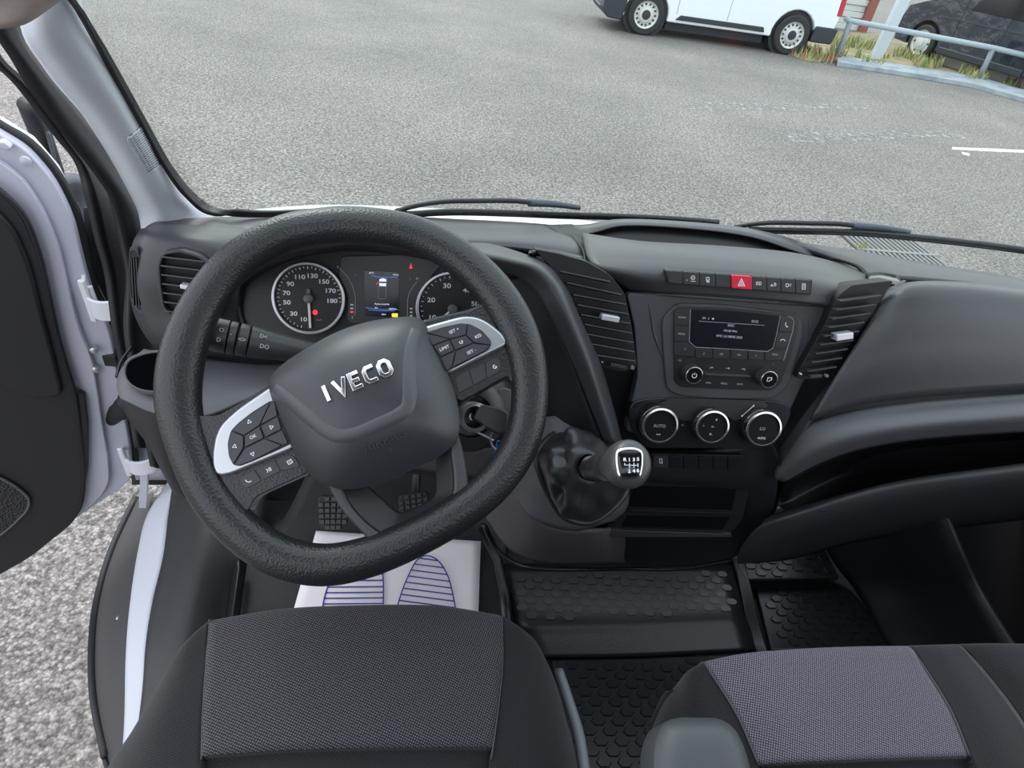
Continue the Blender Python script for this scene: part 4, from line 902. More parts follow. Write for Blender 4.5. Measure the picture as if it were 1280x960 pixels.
rbtn([(152, 392), (272, 394), (325, 440), (322, 512), (150, 500)], '1')
xs = [330, 478, 626, 774, 915]
for i, s in enumerate(('2', 'M3', 'M4', '5')): rbtn([(xs[i] + 3, 445 + i * 6), (xs[i + 1] - 3, 451 + i * 6), (xs[i + 1] - 5, 528 + i * 5), (xs[i] + 1, 520 + i * 5)], s)
rbtn([(922, 472), (1000, 465), (1098, 445), (1072, 545), (915, 540)], 'MENU', .0034)
rbtn([(1050, 165), (1125, 170), (1165, 205), (1145, 305), (1035, 300)])
rbtn([(1032, 308), (1142, 314), (1108, 440), (995, 432)])
FT = FA.sh(.0077)
def ico(polys, wd, m, par, fr=FT, f=None): strokes('icon', fr, [([fr.l(*f(*p)) for p in pts], cl_) for pts, cl_ in polys], wd, 0, .0002, m, par)
ico([([(1092, 222), (1092, 245), (1102, 262), (1112, 256)], False)], .0010, WT, rd, f=rx)
ico([([(1046, 380), (1058, 366), (1078, 366), (1088, 380)], False)], .0010, WT, rd, f=rx)
scn = slab('display', FA, rnd(RL([(292, 112), (600, 120), (1045, 165), (1015, 330), (985, 440), (950, 462), (340, 430), (285, 390)], .007), .003), .005, .007, SCR, rd, bevel=.0005)
FS = FA.sh(.0071)
strokes('frame_line', FA.sh(.0074), [([FA.l(*rx(*p), .0074) for p in ((292, 112), (285, 250), (280, 385), (335, 432), (600, 445), (940, 468), (985, 440), (1015, 330), (1048, 165))], False)], .0005, -.002, .0002, WTD, rd)
strokes('frame_line', FA.sh(.0074), [([FA.l(*rx(*p), .0074) for p in ((1110, 172), (1150, 185), (1163, 215), (1150, 300), (1075, 545))], False)], .0006, -.002, .0002, WTD, rd)
for s, x, y, z, m_ in (('FM   E   ●', 440, 190, .0040, GEM), ('22:25', 832, 215, .0048, GEM), ('RMC', 632, 250, .0048, GEM), ('103.80 MHz', 625, 295, .0042, GEM), ('RMC LE MEME 2023', 618, 343, .0046, GEM)):
    q = FS.l(*rx(x, y)); text('screen_text', s, FS, q.x, q.y, z, .0002, m_, scn)
strokes('screen_line', FS, [([FS.l(*rx(360, 212)), FS.l(*rx(915, 247))], False)], .0004, 0, .0002, GEM, scn)
strokes('chrome_bar', FA, [([FA.l(*rx(405, 655), .007), FA.l(*rx(790, 673), .007)], False)], .0022, .005, .009, CHR, rd)
for s, x, y in (('|◀◀', 468, 604), ('▶ II', 605, 610), ('▶▶|', 737, 616), ('INFO', 440, 732), ('MENU', 573, 738), ('BACK', 708, 743)): tpx('key_print', s.replace('◀', '<').replace('▶', '>'), FA, *rx(x, y), .0036, WT if y < 700 else WTD, rd, h=.0062)
for s, x, y in (('VOL', 200, 542), ('+', 990, 575)): tpx('key_print', s, FA, *rx(x, y), .003, WTD, rd, h=.0062)
for cx, cy, cx2, cy2 in ((285, 640, 330, 672), (905, 675, 958, 703)):
    o = FA.w(*FA.l(*rx(cx, cy), .006).xy, .006)
    rad = .0135
    kn = lathe('knob', o, FA.n, [(rad, 0), (rad, .004), (rad * .97, .015), (rad * .93, .017)], BTN, rd, seg=48)
    lathe('knob_ring', o + FA.n * .017, FA.n, [(rad * .93, 0), (rad * .93, .0015), (rad * .86, .002), (rad * .86, .0)], CHR, kn, seg=48)
    lathe('knob_cap', o + FA.n * .0165, FA.n, [(rad * .84, 0), (rad * .84, .0015), (rad * .8, .002)], GLB, kn, seg=48)
    FK = FA.sh(.006 + .0186); q = FK.o; a = (o - FA.o).dot(FA.u); b_ = (o - FA.o).dot(FA.v)
    if cx < 500:
        arc_ = [(a + .0034 * math.cos(R_(t)), b_ + .0034 * math.sin(R_(t))) for t in range(130, 411, 20)]
        strokes('power_icon', FK, [(arc_, False), ([(a, b_ + .0042), (a, b_ + .001)], False)], .0008, 0, .0002, WT, kn)
    else:
        strokes('mode_icon', FK, [([(a - .003, b_ - .003), (a - .003, b_ + .003), (a + .003, b_ + .003), (a + .003, b_ - .001)], False), ([(a - .001, b_ - .003), (a + .002, b_)], False)], .0009, 0, .0002, WT, kn)

# ================================================================== switch row
FW_ = Fr(onY(922, 353, .741), elev=18, al=(833, 345, 1012, 360))
sw = root('switch_panel', FW_.o, 'narrow row of push switches above the radio with a red hazard button', 'switch panel')
wx = lambda x, y: (820 + x / 6.4, 320 + y / 6.4)
tp = lambda x: 115 + (x - 75) * .068
bt = lambda x: 213 + (x - 75) * .079
slab('surround', FW_, rnd(FW_.L([wx(72, 108), wx(1250, 188), wx(1238, 315), wx(98, 222)]), .003), -.012, .001, RUB, sw, bevel=.0006)
xs = [78, 217, 350, 478, 600, 766, 886, 1000, 1116, 1244]
for i in range(9):
    a, b_ = xs[i] + 2, xs[i + 1] - 2
    pts = [wx(a, tp(a)), wx(b_, tp(b_)), wx(b_ - (14 if i == 8 else 0), bt(b_)), wx(a + (25 if i == 0 else 0), bt(a))]
    s_ = slab('hazard_switch' if i == 4 else 'switch', FW_, rnd(FW_.L(pts, .004), .0012, 2), 0, .006 if i == 4 else .004, RED if i == 4 else BTN, sw, bevel=.0008, plabel='red hazard warning button' if i == 4 else None)
    FI = FW_.sh(.0061 if i == 4 else .0041); cx, cy = (a + b_) / 2, (tp((a + b_) / 2) + bt((a + b_) / 2)) / 2
    f = lambda x, y: FI.l(*wx(cx + x, cy + y))
    if i == 4:
        strokes('triangle', FI, [([f(-26, 28), f(26, 30), f(0, -26)], True)], .0010, 0, .0003, WT, s_); strokes('triangle', FI, [([f(-10, 18), f(10, 19), f(0, -4)], True)], .0007, 0, .0003, WT, s_)
    elif i == 1:
        strokes('icon', FI, [([f(12 + 16 * math.cos(t), -6 + 16 * math.sin(t)) for t in (0, .8, 1.6, 2.4, 3.1, 3.9, 4.7, 5.5)], True), ([f(4, -6), f(20, -6)], False), ([f(-6, 22), f(34, 24)], False)], .0007, 0, .0002, WT, s_)
        q = f(-36, 14); lathe('lamp_dot', FI.w(q.x, q.y, 0), FI.n, [(.0010, 0), (.001, .0003)], WTD, s_, seg=10)
    elif i == 2: strokes('icon', FI, [([f(-10, -18), f(10, -18), f(12, 4), f(-12, 4)], True), ([f(-12, 12), f(12, 13)], False), ([f(-10, 20), f(14, 21)], False)], .0008, 0, .0002, WT, s_)
    elif i == 5: strokes('icon', FI, [([f(-24, -8), f(-14, -12), f(-8, 0), f(-14, 12), f(-24, 8)], True), ([f(0, -12), f(12, -10), f(16, 2), f(10, 12), f(0, 12)], True)], .0007, 0, .0002, WT, s_)
    elif i == 6: strokes('icon', FI, [([f(-26, 12), f(-16, -2), f(-6, 12)], True), ([f(2, -10), f(12, -12), f(18, 4), f(6, 12)], True)], .0007, 0, .0002, WT, s_)
    elif i == 7: strokes('icon', FI, [([f(-18, -14), f(-2, -16), f(4, 0), f(-8, 12), f(-18, 8)], True), ([f(8, -8), f(24, -12)], False), ([f(10, 2), f(22, 4)], False)], .0007, 0, .0002, WT, s_)
    elif i == 8: strokes('icon', FI, [([f(-8, -22), f(14, -22), f(12, 20), f(-10, 20)], True), ([f(-2, -8), f(8, -8)], False), ([f(-2, 6), f(6, 6)], False)], .0009, 0, .0002, WT, s_)
# ================================================================== climate control
FL = Fr(onY(888, 535, .672), elev=26, al=(822, 533, 953, 540))
cm = root('climate_control', FL.o, 'gloss black climate panel with three chrome-ringed rotary dials', 'climate control')
cx_ = lambda x, y: (780 + x / 5.818, 480 + y / 5.818)
slab('panel', FL, rnd(FL.L([cx_(60, 130), cx_(200, 100), cx_(1040, 118), cx_(1160, 130), cx_(1225, 190), cx_(1190, 300), cx_(1060, 455), cx_(990, 475), cx_(150, 468), cx_(60, 340), cx_(30, 210)]), .012, 5), -.03, .0, mat('climate_black', (.010, .010, .013), .22), cm, bevel=.002)
slab('upper_bridge', FL, rnd(FL.L([cx_(230, 150), cx_(340, 100), cx_(1000, 118), cx_(1050, 160), cx_(860, 250), cx_(800, 270), cx_(660, 172), cx_(560, 190), cx_(500, 270), cx_(400, 260), cx_(350, 190)]), .005), 0, .003, PLD, cm, bevel=.001)
mat_face = mat('dial_face_black', (.008, .008, .010), .35, spec=.2)
for i, (x, y, r) in enumerate(((258, 300, 134), (638, 310, 124), (1010, 325, 132))):
    q = FL.l(*cx_(x, y), .018); rad = (FL.l(*cx_(x + r, y), .018) - q).length; o = FL.w(q.x, q.y, 0)
    kn = lathe('dial', o, FL.n, [(rad * 1.0, 0), (rad * 1.0, .012), (rad * .98, .013)], SAT, cm, seg=48)
    lathe('chrome_ring', o + FL.n * .012, FL.n, [(rad * 1.02, 0), (rad * 1.03, .006), (rad * .97, .010), (rad * .86, .0105), (rad * .84, .005)], CHR, kn, seg=60, cap=False)
    for g in range(9):
        a = R_(100 + g * 6); e = o + (FL.u * math.cos(a) + FL.v * math.sin(a)) * rad * 1.03 + FL.n * .015
        bar('grip_tooth', e - FL.n * .004, e + FL.n * .002, .0012, .002, FL.v, FL.u, CHR, kn)
    cap = lathe('dial_face', o + FL.n * .0125, FL.n, [(rad * .85, 0), (rad * .84, .0062)], mat_face, kn, seg=48)
    FK = FL.sh(.019)
    if i == 0: text('dial_text', 'AUTO', FK, q.x, q.y - .001, .0065, 0, WTD, cap); text('dial_text', '<->', FK, q.x, q.y - rad * .5, .0045, 0, WT, cap)
    if i == 2: text('dial_text', 'AUTO', FK, q.x, q.y - rad * .52, .0045, 0, WT, cap); text('dial_text', 'LO', FK, q.x - .001, q.y, .0065, 0, WTD, cap)
    if i == 1:
        for dx, dy, s in ((.2, .42, '4'), (.05, .0, '>-'), (0, -.45, 'F-'), (-.5, .05, 'o')): text('dial_text', s, FK, q.x + dx * rad, q.y + dy * rad, .005, 0, WT if s != 'o' else mat('orange_print', (.5, .2, .12), .5), cap)
strokes('level_icon', FL, [([FL.l(*cx_(852, 228)), FL.l(*cx_(935, 155))], False)], .0009, 0, .0033, WT, cm)
for x, y in ((852, 228), (935, 155)): qq = FL.l(*cx_(x, y)); lathe('icon_dot', FL.w(qq.x, qq.y, .003), FL.n, [(.0014, 0), (.0014, .0005)], WT, cm, seg=10)
tpx('fan_mark', '+', FL, *cx_(425, 300), .006, WTD, cm, h=.0005)
# blank switches
FB = Fr(onY(870, 580, .668), elev=14, al=(817, 575, 926, 581))
bl = root('blank_switch_row', FB.o, 'row of six small blank switch covers under the climate dials', 'switch panel')
slab('surround', FB, rnd(FB.L([cx_(196, 508), cx_(864, 520), cx_(866, 640), cx_(200, 612)]), .003), -.01, .0, PLD, bl, bevel=.001)
xs = [210, 325, 432, 540, 646, 753, 858]
for i in range(6):
    a, b_ = xs[i] + 2, xs[i + 1] - 3; y0 = 518 + (a - 210) * .027; y1 = 604 + (a - 210) * .04
    s_ = slab('switch', FB, rnd(FB.L([cx_(a, y0), cx_(b_, y0 + 3), cx_(b_, y1 + 4), cx_(a, y1)], .002), .001, 2), -.001, .003, BTN if i == 0 else SAT, bl, bevel=.0006)
    if i == 0: FI = FB.sh(.0031); strokes('icon', FI, [([FI.l(*cx_(258, 545)), FI.l(*cx_(275, 543)), FI.l(*cx_(278, 575)), FI.l(*cx_(262, 575))], True)], .0009, 0, .0002, WT, s_)
# lower cubby
FU = Fr(onY(850, 635, .672), elev=8, al=(790, 606, 919, 609))
ob_ = root('storage_cubby', FU.o, 'black open storage slots at the bottom of the centre stack', 'storage slot')
oo = FU.L([(775, 598), (935, 600), (935, 616), (928, 650), (912, 668), (770, 666), (764, 655), (774, 635)])
slab('frame', FU, rnd(oo, .01), -.012, .002, PLD, ob_, bevel=.003, seg=3)
slab('upper_slot_shade', FU, rnd(FU.L([(793, 606), (920, 609), (914, 636), (786, 632)]), .003), 0, .0035, mat('slot_shade_black', (.003, .003, .004), .8, spec=.1), ob_, bevel=.0005)  # both slots are flat black slabs, painting the shade of open recesses
slab('lower_slot_shade', FU, rnd(FU.L([(784, 643), (912, 645), (902, 660), (777, 656)]), .003), 0, .0035, mat('slot_shade_black_lower', (.003, .003, .004), .8, spec=.1), ob_, bevel=.0005)
for pts in ([(785, 634.5), (913, 638.5)], [(777, 657.5), (903, 661.5)]):
    strokes('shelf_edge', FU, [([FU.l(*p) for p in pts], False)], .0022, 0, .007, SAT, ob_, bevel=.0006)
slab('tray_lip', FU, rnd(FU.L([(760, 661), (765, 659), (912, 664), (914, 668), (765, 668)]), .003), -.01, .007, PL, ob_, bevel=.002)

# ================================================================== air vents
def vent(frv, outline, slats, label, tabpx, cap=None, rim=True, slider=None, hs=.004, tw=.012, back=-.006, tl=.26):
    rt = root('air_vent', frv.o, label, 'air vent', 'dashboard air vents')
    o = rnd(frv.L(outline), .006)
    slab('vent_shade_slab', frv, o, back - .03, back, mat_vb, rt, bevel=.001)  # dark slab behind the slats paints the shade of the duct's depth
    if rim: ringslab('rim', frv, o, inset(o, .004), back, .004, PL, rt, bevel=.0012)
    for a, b_ in slats:
        A, B = frv.w(*frv.l(*a).xy, -.001), frv.w(*frv.l(*b_).xy, -.001)
        t = (B - A).normalized(); s = frv.n.cross(t); n2 = (frv.n + s * tl).normalized()
        bar('slat', A, B, .0022, .012, t.cross(n2).normalized(), n2, mat_sl, rt, bevel=.0006)
    a, b_ = tabpx; A, B = frv.l(*a), frv.l(*b_)
    slab('tab', frv, rnd([V((A.x, A.y + hs, 0)), V((B.x, B.y + hs, 0)), V((B.x, B.y - hs, 0)), V((A.x, A.y - hs, 0))], .002), -.004, .012, mat_tab, rt, bevel=.0015)
    if slider:
        (x0, y0), (x1, y1) = slider; strokes('slider', frv, [([frv.l(x0, y0), frv.l(x1, y1)], False)], .0055, -.003, .004, BTN, rt, bevel=.001)
        q = frv.l(x0 - 9, y0 - 2); lathe('dot', frv.w(q.x, q.y, .0), frv.n, [(.0011, -.006), (.0011, .0)], WT, rt, seg=14)
        q = frv.l(x1 + 8, y1 + 1); ringslab('open_mark', frv, circ(q, .0022, 16), circ(q, .0014, 16), -.006, .0005, WTD, rt, bevel=0)
    return rt
mat_vb = mat('vent_shade_black', (.004, .004, .005), .6); mat_sl = mat('slat_black', (.035, .035, .040), .32); mat_tab = mat('tab_silver', (.62, .62, .66), .3, metal=.4)
FV0 = Fr(onY(230, 355, .742), elev=14, yaw=6, al=(200, 343, 255, 350))
vent(FV0, [(197, 330), (203, 315), (225, 311), (250, 318), (268, 332), (280, 360), (282, 385), (260, 400), (214, 396), (204, 385), (198, 355)],
     [((201 + i * 1.0, 321 + i * 11.3), (256 + i * 3.4, 327.5 + i * 11.6)) for i in range(7)], 'left side air vent with horizontal slats and bright tab behind the wheel rim', ((228, 355), (243, 358)), hs=.003)
FV3 = Fr(onY(172, 348, .763), elev=10, yaw=-15, al=(160, 348, 184, 350))
dv = root('demister_vent', FV3.o, 'narrow vertical side window demister slot at the dashboard left end', 'air vent')
o = rnd(FV3.L([(166, 312), (174, 312), (178, 330), (179, 360), (184, 386), (176, 386), (167, 370), (165, 340)]), .004)
slab('slot', FV3, o, -.01, .004, mat_vb, dv, bevel=.001); ringslab('rim', FV3, [p * 1.0 for p in scl(o, 1.12)], o, -.002, .0045, PL, dv, bevel=.0015)  # black slab carries the shade inside the demister opening as colour
for k in range(3): bar('slat', FV3.w(*FV3.l(168.5 + k * 3, 320).xy, .005), FV3.w(*FV3.l(171.5 + k * 3.4, 380).xy, .005), .0014, .004, FV3.u, FV3.n, mat_sl, dv)
FV1 = Fr(onY(750, 400, .715), elev=20, al=(725, 393.5, 787, 405))
s1 = [((700, 340), (762, 353)), ((708, 354), (776, 369)), ((716, 369), (781, 381)), ((721, 381.5), (784, 393)), ((725, 393.5), (787, 405)), ((730, 405.6), (789, 417)), ((733, 418), (791, 428.6)), ((738, 430), (792, 440)), ((741, 443.5), (793, 451.5))]
vent(FV1, [(668, 312), (700, 318), (735, 328), (765, 345), (783, 368), (792, 410), (799, 462), (780, 468), (746, 460), (730, 415), (712, 370), (690, 335)], s1, 'tall slatted air vent between the steering wheel and the radio', ((750, 394), (772, 398)), rim=False, slider=((762, 455), (783, 459)), back=-.010)
FV2 = Fr(onY(1050, 415, .715), elev=20, yaw=0, al=(1035, 418, 1070, 412))
s2 = [((1048 - 5 * i, 376 + 10.9 * i), (1099 - 6.9 * i, 369 + 11.1 * i)) for i in range(9)]
v2 = vent(FV2, [(1052, 372), (1070, 358), (1124, 352), (1112, 368), (1095, 398), (1045, 464), (1036, 478), (1000, 476), (1005, 462), (1036, 408)], s2, 'tall slatted air vent between the radio and the glovebox', ((1040, 420), (1061, 417)), rim=False, slider=((1011, 470), (1026, 469)), hs=.005, back=-.010, tl=.05)
P('vent_cap', [[(1084, 341, .85), (1102, 340, .85), (1120, 343, .85)], [(1085, 350, .812), (1104, 349, .812), (1126, 351, .82)], [(1086, 355, .80), (1104, 355, .80), (1122, 356, .805)]], GLB, solid=.004)
P('vent_cap', [[(662, 313, .80), (690, 312, .80), (728, 320, .80)], [(662, 316, .76), (692, 318, .765), (728, 328, .775)], [(670, 320, .765), (694, 324, .77), (726, 332, .78)]], SAT, solid=.004)
# ================================================================== steering wheel
FS0 = Fr(onY(445, 492, .52), elev=46, al=(320, 556, 585, 432))
swl = root('steering_wheel', FS0.o, 'black leather-grained steering wheel with airbag cover and silver-framed buttons', 'steering wheel')
ctr = [(443, 281), (520, 293), (583, 329), (630, 382), (656, 440), (662, 500), (650, 556), (618, 604), (570, 643), (510, 676), (450, 699), (400, 706), (348, 694), (300, 662), (262, 617), (237, 563), (223, 502), (229, 440), (253, 380), (293, 329), (350, 294), (395, 284)]
wpts = [FS0.w(*FS0.l(*p).xy, 0) for p in ctr]; wps = cat(wpts, 8, closed=True)
wn = len(wps)
def rimr(i):
    t = i / wn * len(ctr); b0_ = .0205
    for c0, wd, am in ((3.2, 1.2, .0025), (16.6, 1.3, .0030), (11, 2.2, .0012)):
        b0_ += am * math.exp(-((t - c0) / wd) ** 2)
    return b0_
vs, fs = [], []; SG = 20
for i, p in enumerate(wps):
    t = (wps[(i + 1) % wn] - wps[i - 1]).normalized(); a = FS0.n; b_ = t.cross(a).normalized(); q = rimr(i)
    for k in range(SG):
        an = 2 * math.pi * k / SG; vs.append(p + a * math.cos(an) * q * .86 + b_ * math.sin(an) * q)
for i in range(wn):
    for k in range(SG): fs.append((i * SG + k, i * SG + (k + 1) % SG, ((i + 1) % wn) * SG + (k + 1) % SG, ((i + 1) % wn) * SG + k))
mk('rim', vs, fs, LEA, swl, smooth=True)
def dome(name, fr, out, h0, he, hc, p, mat, parent, rings=9, side=.004):
    c = sum((V(q) for q in out), V((0, 0, 0))) / len(out); n = len(out)
    vs = [fr.w(q[0], q[1], h0) for q in out]; fs = [tuple(range(n - 1, -1, -1))]
    R = []
    for k in range(rings):
        t = math.cos(math.pi / 2 * k / rings)
        R.append(t)
        for q in out:
            z = c + (V(q) - c) * t; vs.append(fr.w(z.x, z.y, he + (hc - he) * (1 - t ** p)))
    for k in range(rings):
        for i in range(n): j = (i + 1) % n; fs.append((k * n + i, k * n + j, (k + 1) * n + j, (k + 1) * n + i))
    vs.append(fr.w(c.x, c.y, hc)); m = len(vs) - 1
    for i in range(n): fs.append((rings * n + i, rings * n + (i + 1) % n, m))
    ob = mk(name, vs, fs, mat, parent, bevel=side, seg=3)
    def hf(x, y):
        v = V((x, y, 0)) - c; an = math.atan2(v.y, v.x); best = None
        for i in range(n):
            a, b_ = V(out[i]) - c, V(out[(i + 1) % n]) - c
            dx, dy = math.cos(an), math.sin(an); ex, ey = b_.x - a.x, b_.y - a.y; den = dx * ey - dy * ex
            if abs(den) < 1e-12: continue
            s_ = (a.x * ey - a.y * ex) / den; u_ = (a.x * dy - a.y * dx) / den
            if s_ > 0 and -1e-6 <= u_ <= 1.000001: best = s_ if best is None else max(best, s_)
        t = min(1, v.length / (best or 1)); return he + (hc - he) * (1 - t ** p)
    return ob, hf
# spoke bodies
H_ = .0
slab('spoke', FS0, rnd(FS0.L([(226, 505), (250, 520), (274, 520), (305, 503), (350, 474), (400, 560), (385, 592), (340, 612), (320, 622), (312, 640), (285, 640), (245, 580)]), .006), -.020, .006, LEA, swl, bevel=.006, seg=4)
slab('spoke', FS0, rnd(FS0.L([(505, 410), (540, 398), (585, 388), (606, 378), (616, 366), (640, 372), (662, 430), (660, 470), (640, 482), (634, 472), (575, 505), (540, 470)]), .006), -.020, .006, LEA, swl, bevel=.006, seg=4)
# lower spoke: ribbed surround with the opening
out_ = [(408, 604), (424, 634), (446, 660), (466, 680), (476, 687), (490, 687), (540, 664), (578, 634), (586, 618), (584, 590), (577, 555), (566, 520)]
inn_ = [(428, 606), (436, 628), (452, 648), (470, 663), (480, 668), (490, 668), (532, 650), (560, 628), (566, 614), (566, 590), (562, 562), (556, 530)]
O2, I2 = cat(FS0.L(out_, .006), 4), cat(FS0.L(inn_, .006), 4)
n = len(O2)
def halfring(name, O, I, h0, h1, hi, mat, parent, bevel=.002):
    n = len(O); vs = [FS0.w(p.x, p.y, h1) for p in O] + [FS0.w(p.x, p.y, hi) for p in I] + [FS0.w(p.x, p.y, h0) for p in O] + [FS0.w(p.x, p.y, h0 - .0) for p in I]; fs = []
    for i in range(n - 1):
        j = i + 1; fs += [(i, j, n + j, n + i), (n + i, n + j, 3 * n + j, 3 * n + i), (2 * n + i, 3 * n + i, 3 * n + j, 2 * n + j), (i, 2 * n + i, 2 * n + j, j)]
    fs += [(0, n, 3 * n, 2 * n), (n - 1, 2 * n - 1, 4 * n - 1, 3 * n - 1)]
    return mk(name, vs, fs, mat, parent, bevel=bevel)
lsp = halfring('lower_spoke', O2, I2, -.022, .006, .006, PL, swl, .004)
hol = [(450, 600), (470, 617), (478, 624), (486, 632), (492, 637), (500, 641), (512, 638), (532, 628), (543, 620), (545, 612), (545, 590), (545, 560)]
HO = cat(FS0.L(hol, -.014), 4)
halfring('lower_spoke_recess', I2, HO, -.024, .003, -.014, PLD, swl, .002)
# airbag cover
ab = [(336, 474), (352, 456), (380, 437), (420, 415), (455, 403), (490, 397), (518, 396), (530, 402), (540, 425), (556, 458), (570, 495), (575, 525), (572, 548), (556, 566), (525, 582), (490, 598), (455, 610), (430, 612), (402, 604), (380, 586), (362, 555), (345, 515), (337, 490)]
HT = .048
Aout = cat(FS0.L(ab, .012), 3, closed=True)
air, hf = dome('airbag_cover', FS0, Aout, -.01, .012, HT, 2.6, AIR, swl, rings=12, side=.005)
def al(x, y):  # local coordinates of a pixel on the dome surface
    q = FS0.l(x, y, .04)
    for _ in range(6): q = FS0.l(x, y, hf(q.x, q.y))
    return q
def ribbon(name, pts, wd, hh, mat, parent, closed=False):
    P2 = cat([al(*p) for p in pts], 6); n = len(P2); vs, fs = [], []
    for i, p in enumerate(P2):
        t = (P2[min(i + 1, n - 1)] - P2[max(i - 1, 0)]); t.z = 0; t.normalize(); s = V((-t.y, t.x, 0))
        for k in range(-3, 4):
            q = p + s * wd / 2 * k / 3; vs.append(FS0.w(q.x, q.y, hf(q.x, q.y) + hh * max(0, 1 - abs(k / 3) ** 2.5) - .0004))
    for i in range(n - 1):
        for k in range(6): fs.append((i * 7 + k, i * 7 + k + 1, (i + 1) * 7 + k + 1, (i + 1) * 7 + k))
    return mk(name, vs, fs, mat, parent, smooth=True)
ribbon('raised_crease', [(342, 486), (362, 502), (385, 521), (408, 539), (424, 545), (444, 543), (470, 532), (498, 519), (509, 509), (512, 495), (512, 470), (514, 440), (522, 412)], .0150, .0022, mat('airbag_ridge', (.055, .058, .066), .42, bump=.3, bscale=1000, bdist=.0004), air)
# raised chrome lettering I V E C O
la, lb = al(408, 492), al(482, 460); lu = (lb - la); lu.z = 0; LW = lu.length; lu.normalize(); lv = V((-lu.y, lu.x, 0))
cw = LW / 4.05; chh = .0175
def G_(name, polys, k):
    o = la + lu * cw * k
    PP = [([o + lu * (x * cw * .40) + lv * (y * chh / 2) for x, y in p], c) for p, c in polys]
    strokes(name, FS0, [([(q.x, q.y) for q in p], c) for p, c in PP], .0045, -.001, .003, CHR, air, hf=hf, bevel=.0008)
G_('letter', [([(0, -1), (0, 1)], False)], 0)
G_('letter', [([(-.95, 1), (0, -.85), (.95, 1)], False)], 1)
G_('letter', [([(.85, .85), (-.7, .85), (-.7, -.85), (.85, -.85)], False), ([(-.7, 0), (.7, 0)], False)], 2)
G_('letter', [([(.9, .85), (-.4, .85), (-.8, .5), (-.8, -.5), (-.4, -.85), (.9, -.85)], False)], 3)
G_('letter', [([(-.4, .85), (.4, .85), (.85, .5), (.85, -.5), (.4, -.85), (-.4, -.85), (-.85, -.5), (-.85, .5)], True)], 4)
EMB = mat('embossed_dark', (.008, .008, .010), .4)
q1, q2 = al(456, 562), al(508, 541); u2 = q2 - q1; ang = math.degrees(math.atan2(u2.y, u2.x)); qm = (q1 + q2) / 2
text('airbag_text', 'AIRBAG', FS0, qm.x, qm.y, .0115, hf(qm.x, qm.y) + .0010, EMB, air, rot=ang, sx=1.15)
q = al(488, 562); text('airbag_text', '4', FS0, q.x, q.y, .010, hf(q.x, q.y) + .0010, EMB, air, rot=ang)
# button pods
def pod(crop, sclf, silver, insert, btns, low, lowb, marks, lmarks):
    f = lambda p: (crop[0] + p[0] / sclf, crop[1] + p[1] / sclf)
    LL = lambda pts, h: [FS0.l(*f(p), h) for p in pts]
    fb = slab('silver_frame', FS0, rnd(LL(silver, .012), .005, 5), -.002, .012, SIL, swl, bevel=.0035, seg=4)
    slab('button_bed', FS0, rnd(LL(insert, .013), .003), .008, .013, RUB, fb, bevel=.0005)
    for k, b_ in enumerate(btns):
        bb = slab('button', FS0, rnd(inset(LL(b_, .0155), .0006), .0016, 3), .010, .0155, BTW, fb, bevel=.0008)
        if marks[k]:
            F3 = FS0.sh(.0157); c_ = sum(LL(b_, .0157), V((0, 0, 0))) / len(b_)
            mks = marks[k]
            if isinstance(mks, str): text('button_print', mks, FS0, c_.x, c_.y, .0048, .0157, WT, bb)
            else: strokes('icon', F3, [([(c_.x + x * .001, c_.y + y * .001) for x, y in pp], cl_) for pp, cl_ in mks], .0006, 0, .0002, WT, bb)
    lh = slab('lower_housing', FS0, rnd(LL(low, .004), .004), -.016, .004, SAT, swl, bevel=.002)
    for k, b_ in enumerate(lowb):
        bb = slab('button', FS0, rnd(inset(LL(b_, .007), .0005), .002, 3), .002, .007, BTN, lh, bevel=.0008)
        if lmarks[k]:
            F3 = FS0.sh(.0072); c_ = sum(LL(b_, .0072), V((0, 0, 0))) / len(b_)
            strokes('icon', F3, [([(c_.x + x * .001, c_.y + y * .001) for x, y in pp], cl_) for pp, cl_ in lmarks[k]], .0008, 0, .0002, WT, bb)
tri = lambda a: [([(2.2 * math.cos(R_(a + t)), 2.2 * math.sin(R_(a + t))) for t in (0, 120, 240)], True)]
pod((260, 470), 6.4, [(485, 90), (360, 175), (250, 250), (150, 335), (90, 400), (50, 490), (30, 620), (32, 720), (60, 785), (110, 800), (180, 790), (400, 700), (680, 585), (700, 500), (600, 250), (530, 130)],
    [(500, 195), (350, 290), (235, 380), (180, 440), (155, 540), (165, 640), (200, 712), (250, 722), (350, 685), (520, 610), (660, 545), (640, 400), (560, 210)],
    [[(192, 434), (240, 385), (350, 300), (495, 213), (412, 395), (288, 475)], [(188, 440), (284, 480), (283, 575), (203, 708), (165, 640), (157, 540)], [(290, 480), (412, 400), (446, 495), (292, 572)], [(500, 215), (530, 195), (556, 318), (418, 390)],
     [(420, 400), (558, 322), (590, 425), (458, 490)], [(292, 580), (455, 502), (590, 555), (350, 680), (240, 718), (209, 708)], [(462, 498), (592, 432), (642, 540), (598, 552)]],
    [(165, 805), (400, 705), (680, 590), (740, 620), (790, 760), (600, 840), (420, 915), (320, 935), (240, 890)],
    [[(248, 812), (370, 745), (430, 840), (300, 905), (265, 870)], [(376, 742), (535, 670), (585, 760), (437, 835)], [(540, 668), (640, 628), (690, 640), (735, 700), (732, 730), (590, 760)]],
    [tri(90), tri(180), 'OK', None, tri(0), tri(270), None],
    [[([(-2.5, 1.8), (-2, -.5), (0, -2), (2.5, -2)], False)], [([(-2, 2), (-.5, 0), (-2, -2)], False), ([(1, 2), (1, -2)], False), ([(2.4, 2), (2.4, -2)], False)], [([(-2.4, 1.6), (2, 2), (2.4, -1.6), (-2, -2)], True), ([(-.8, 0), (.8, 0)], False)]])
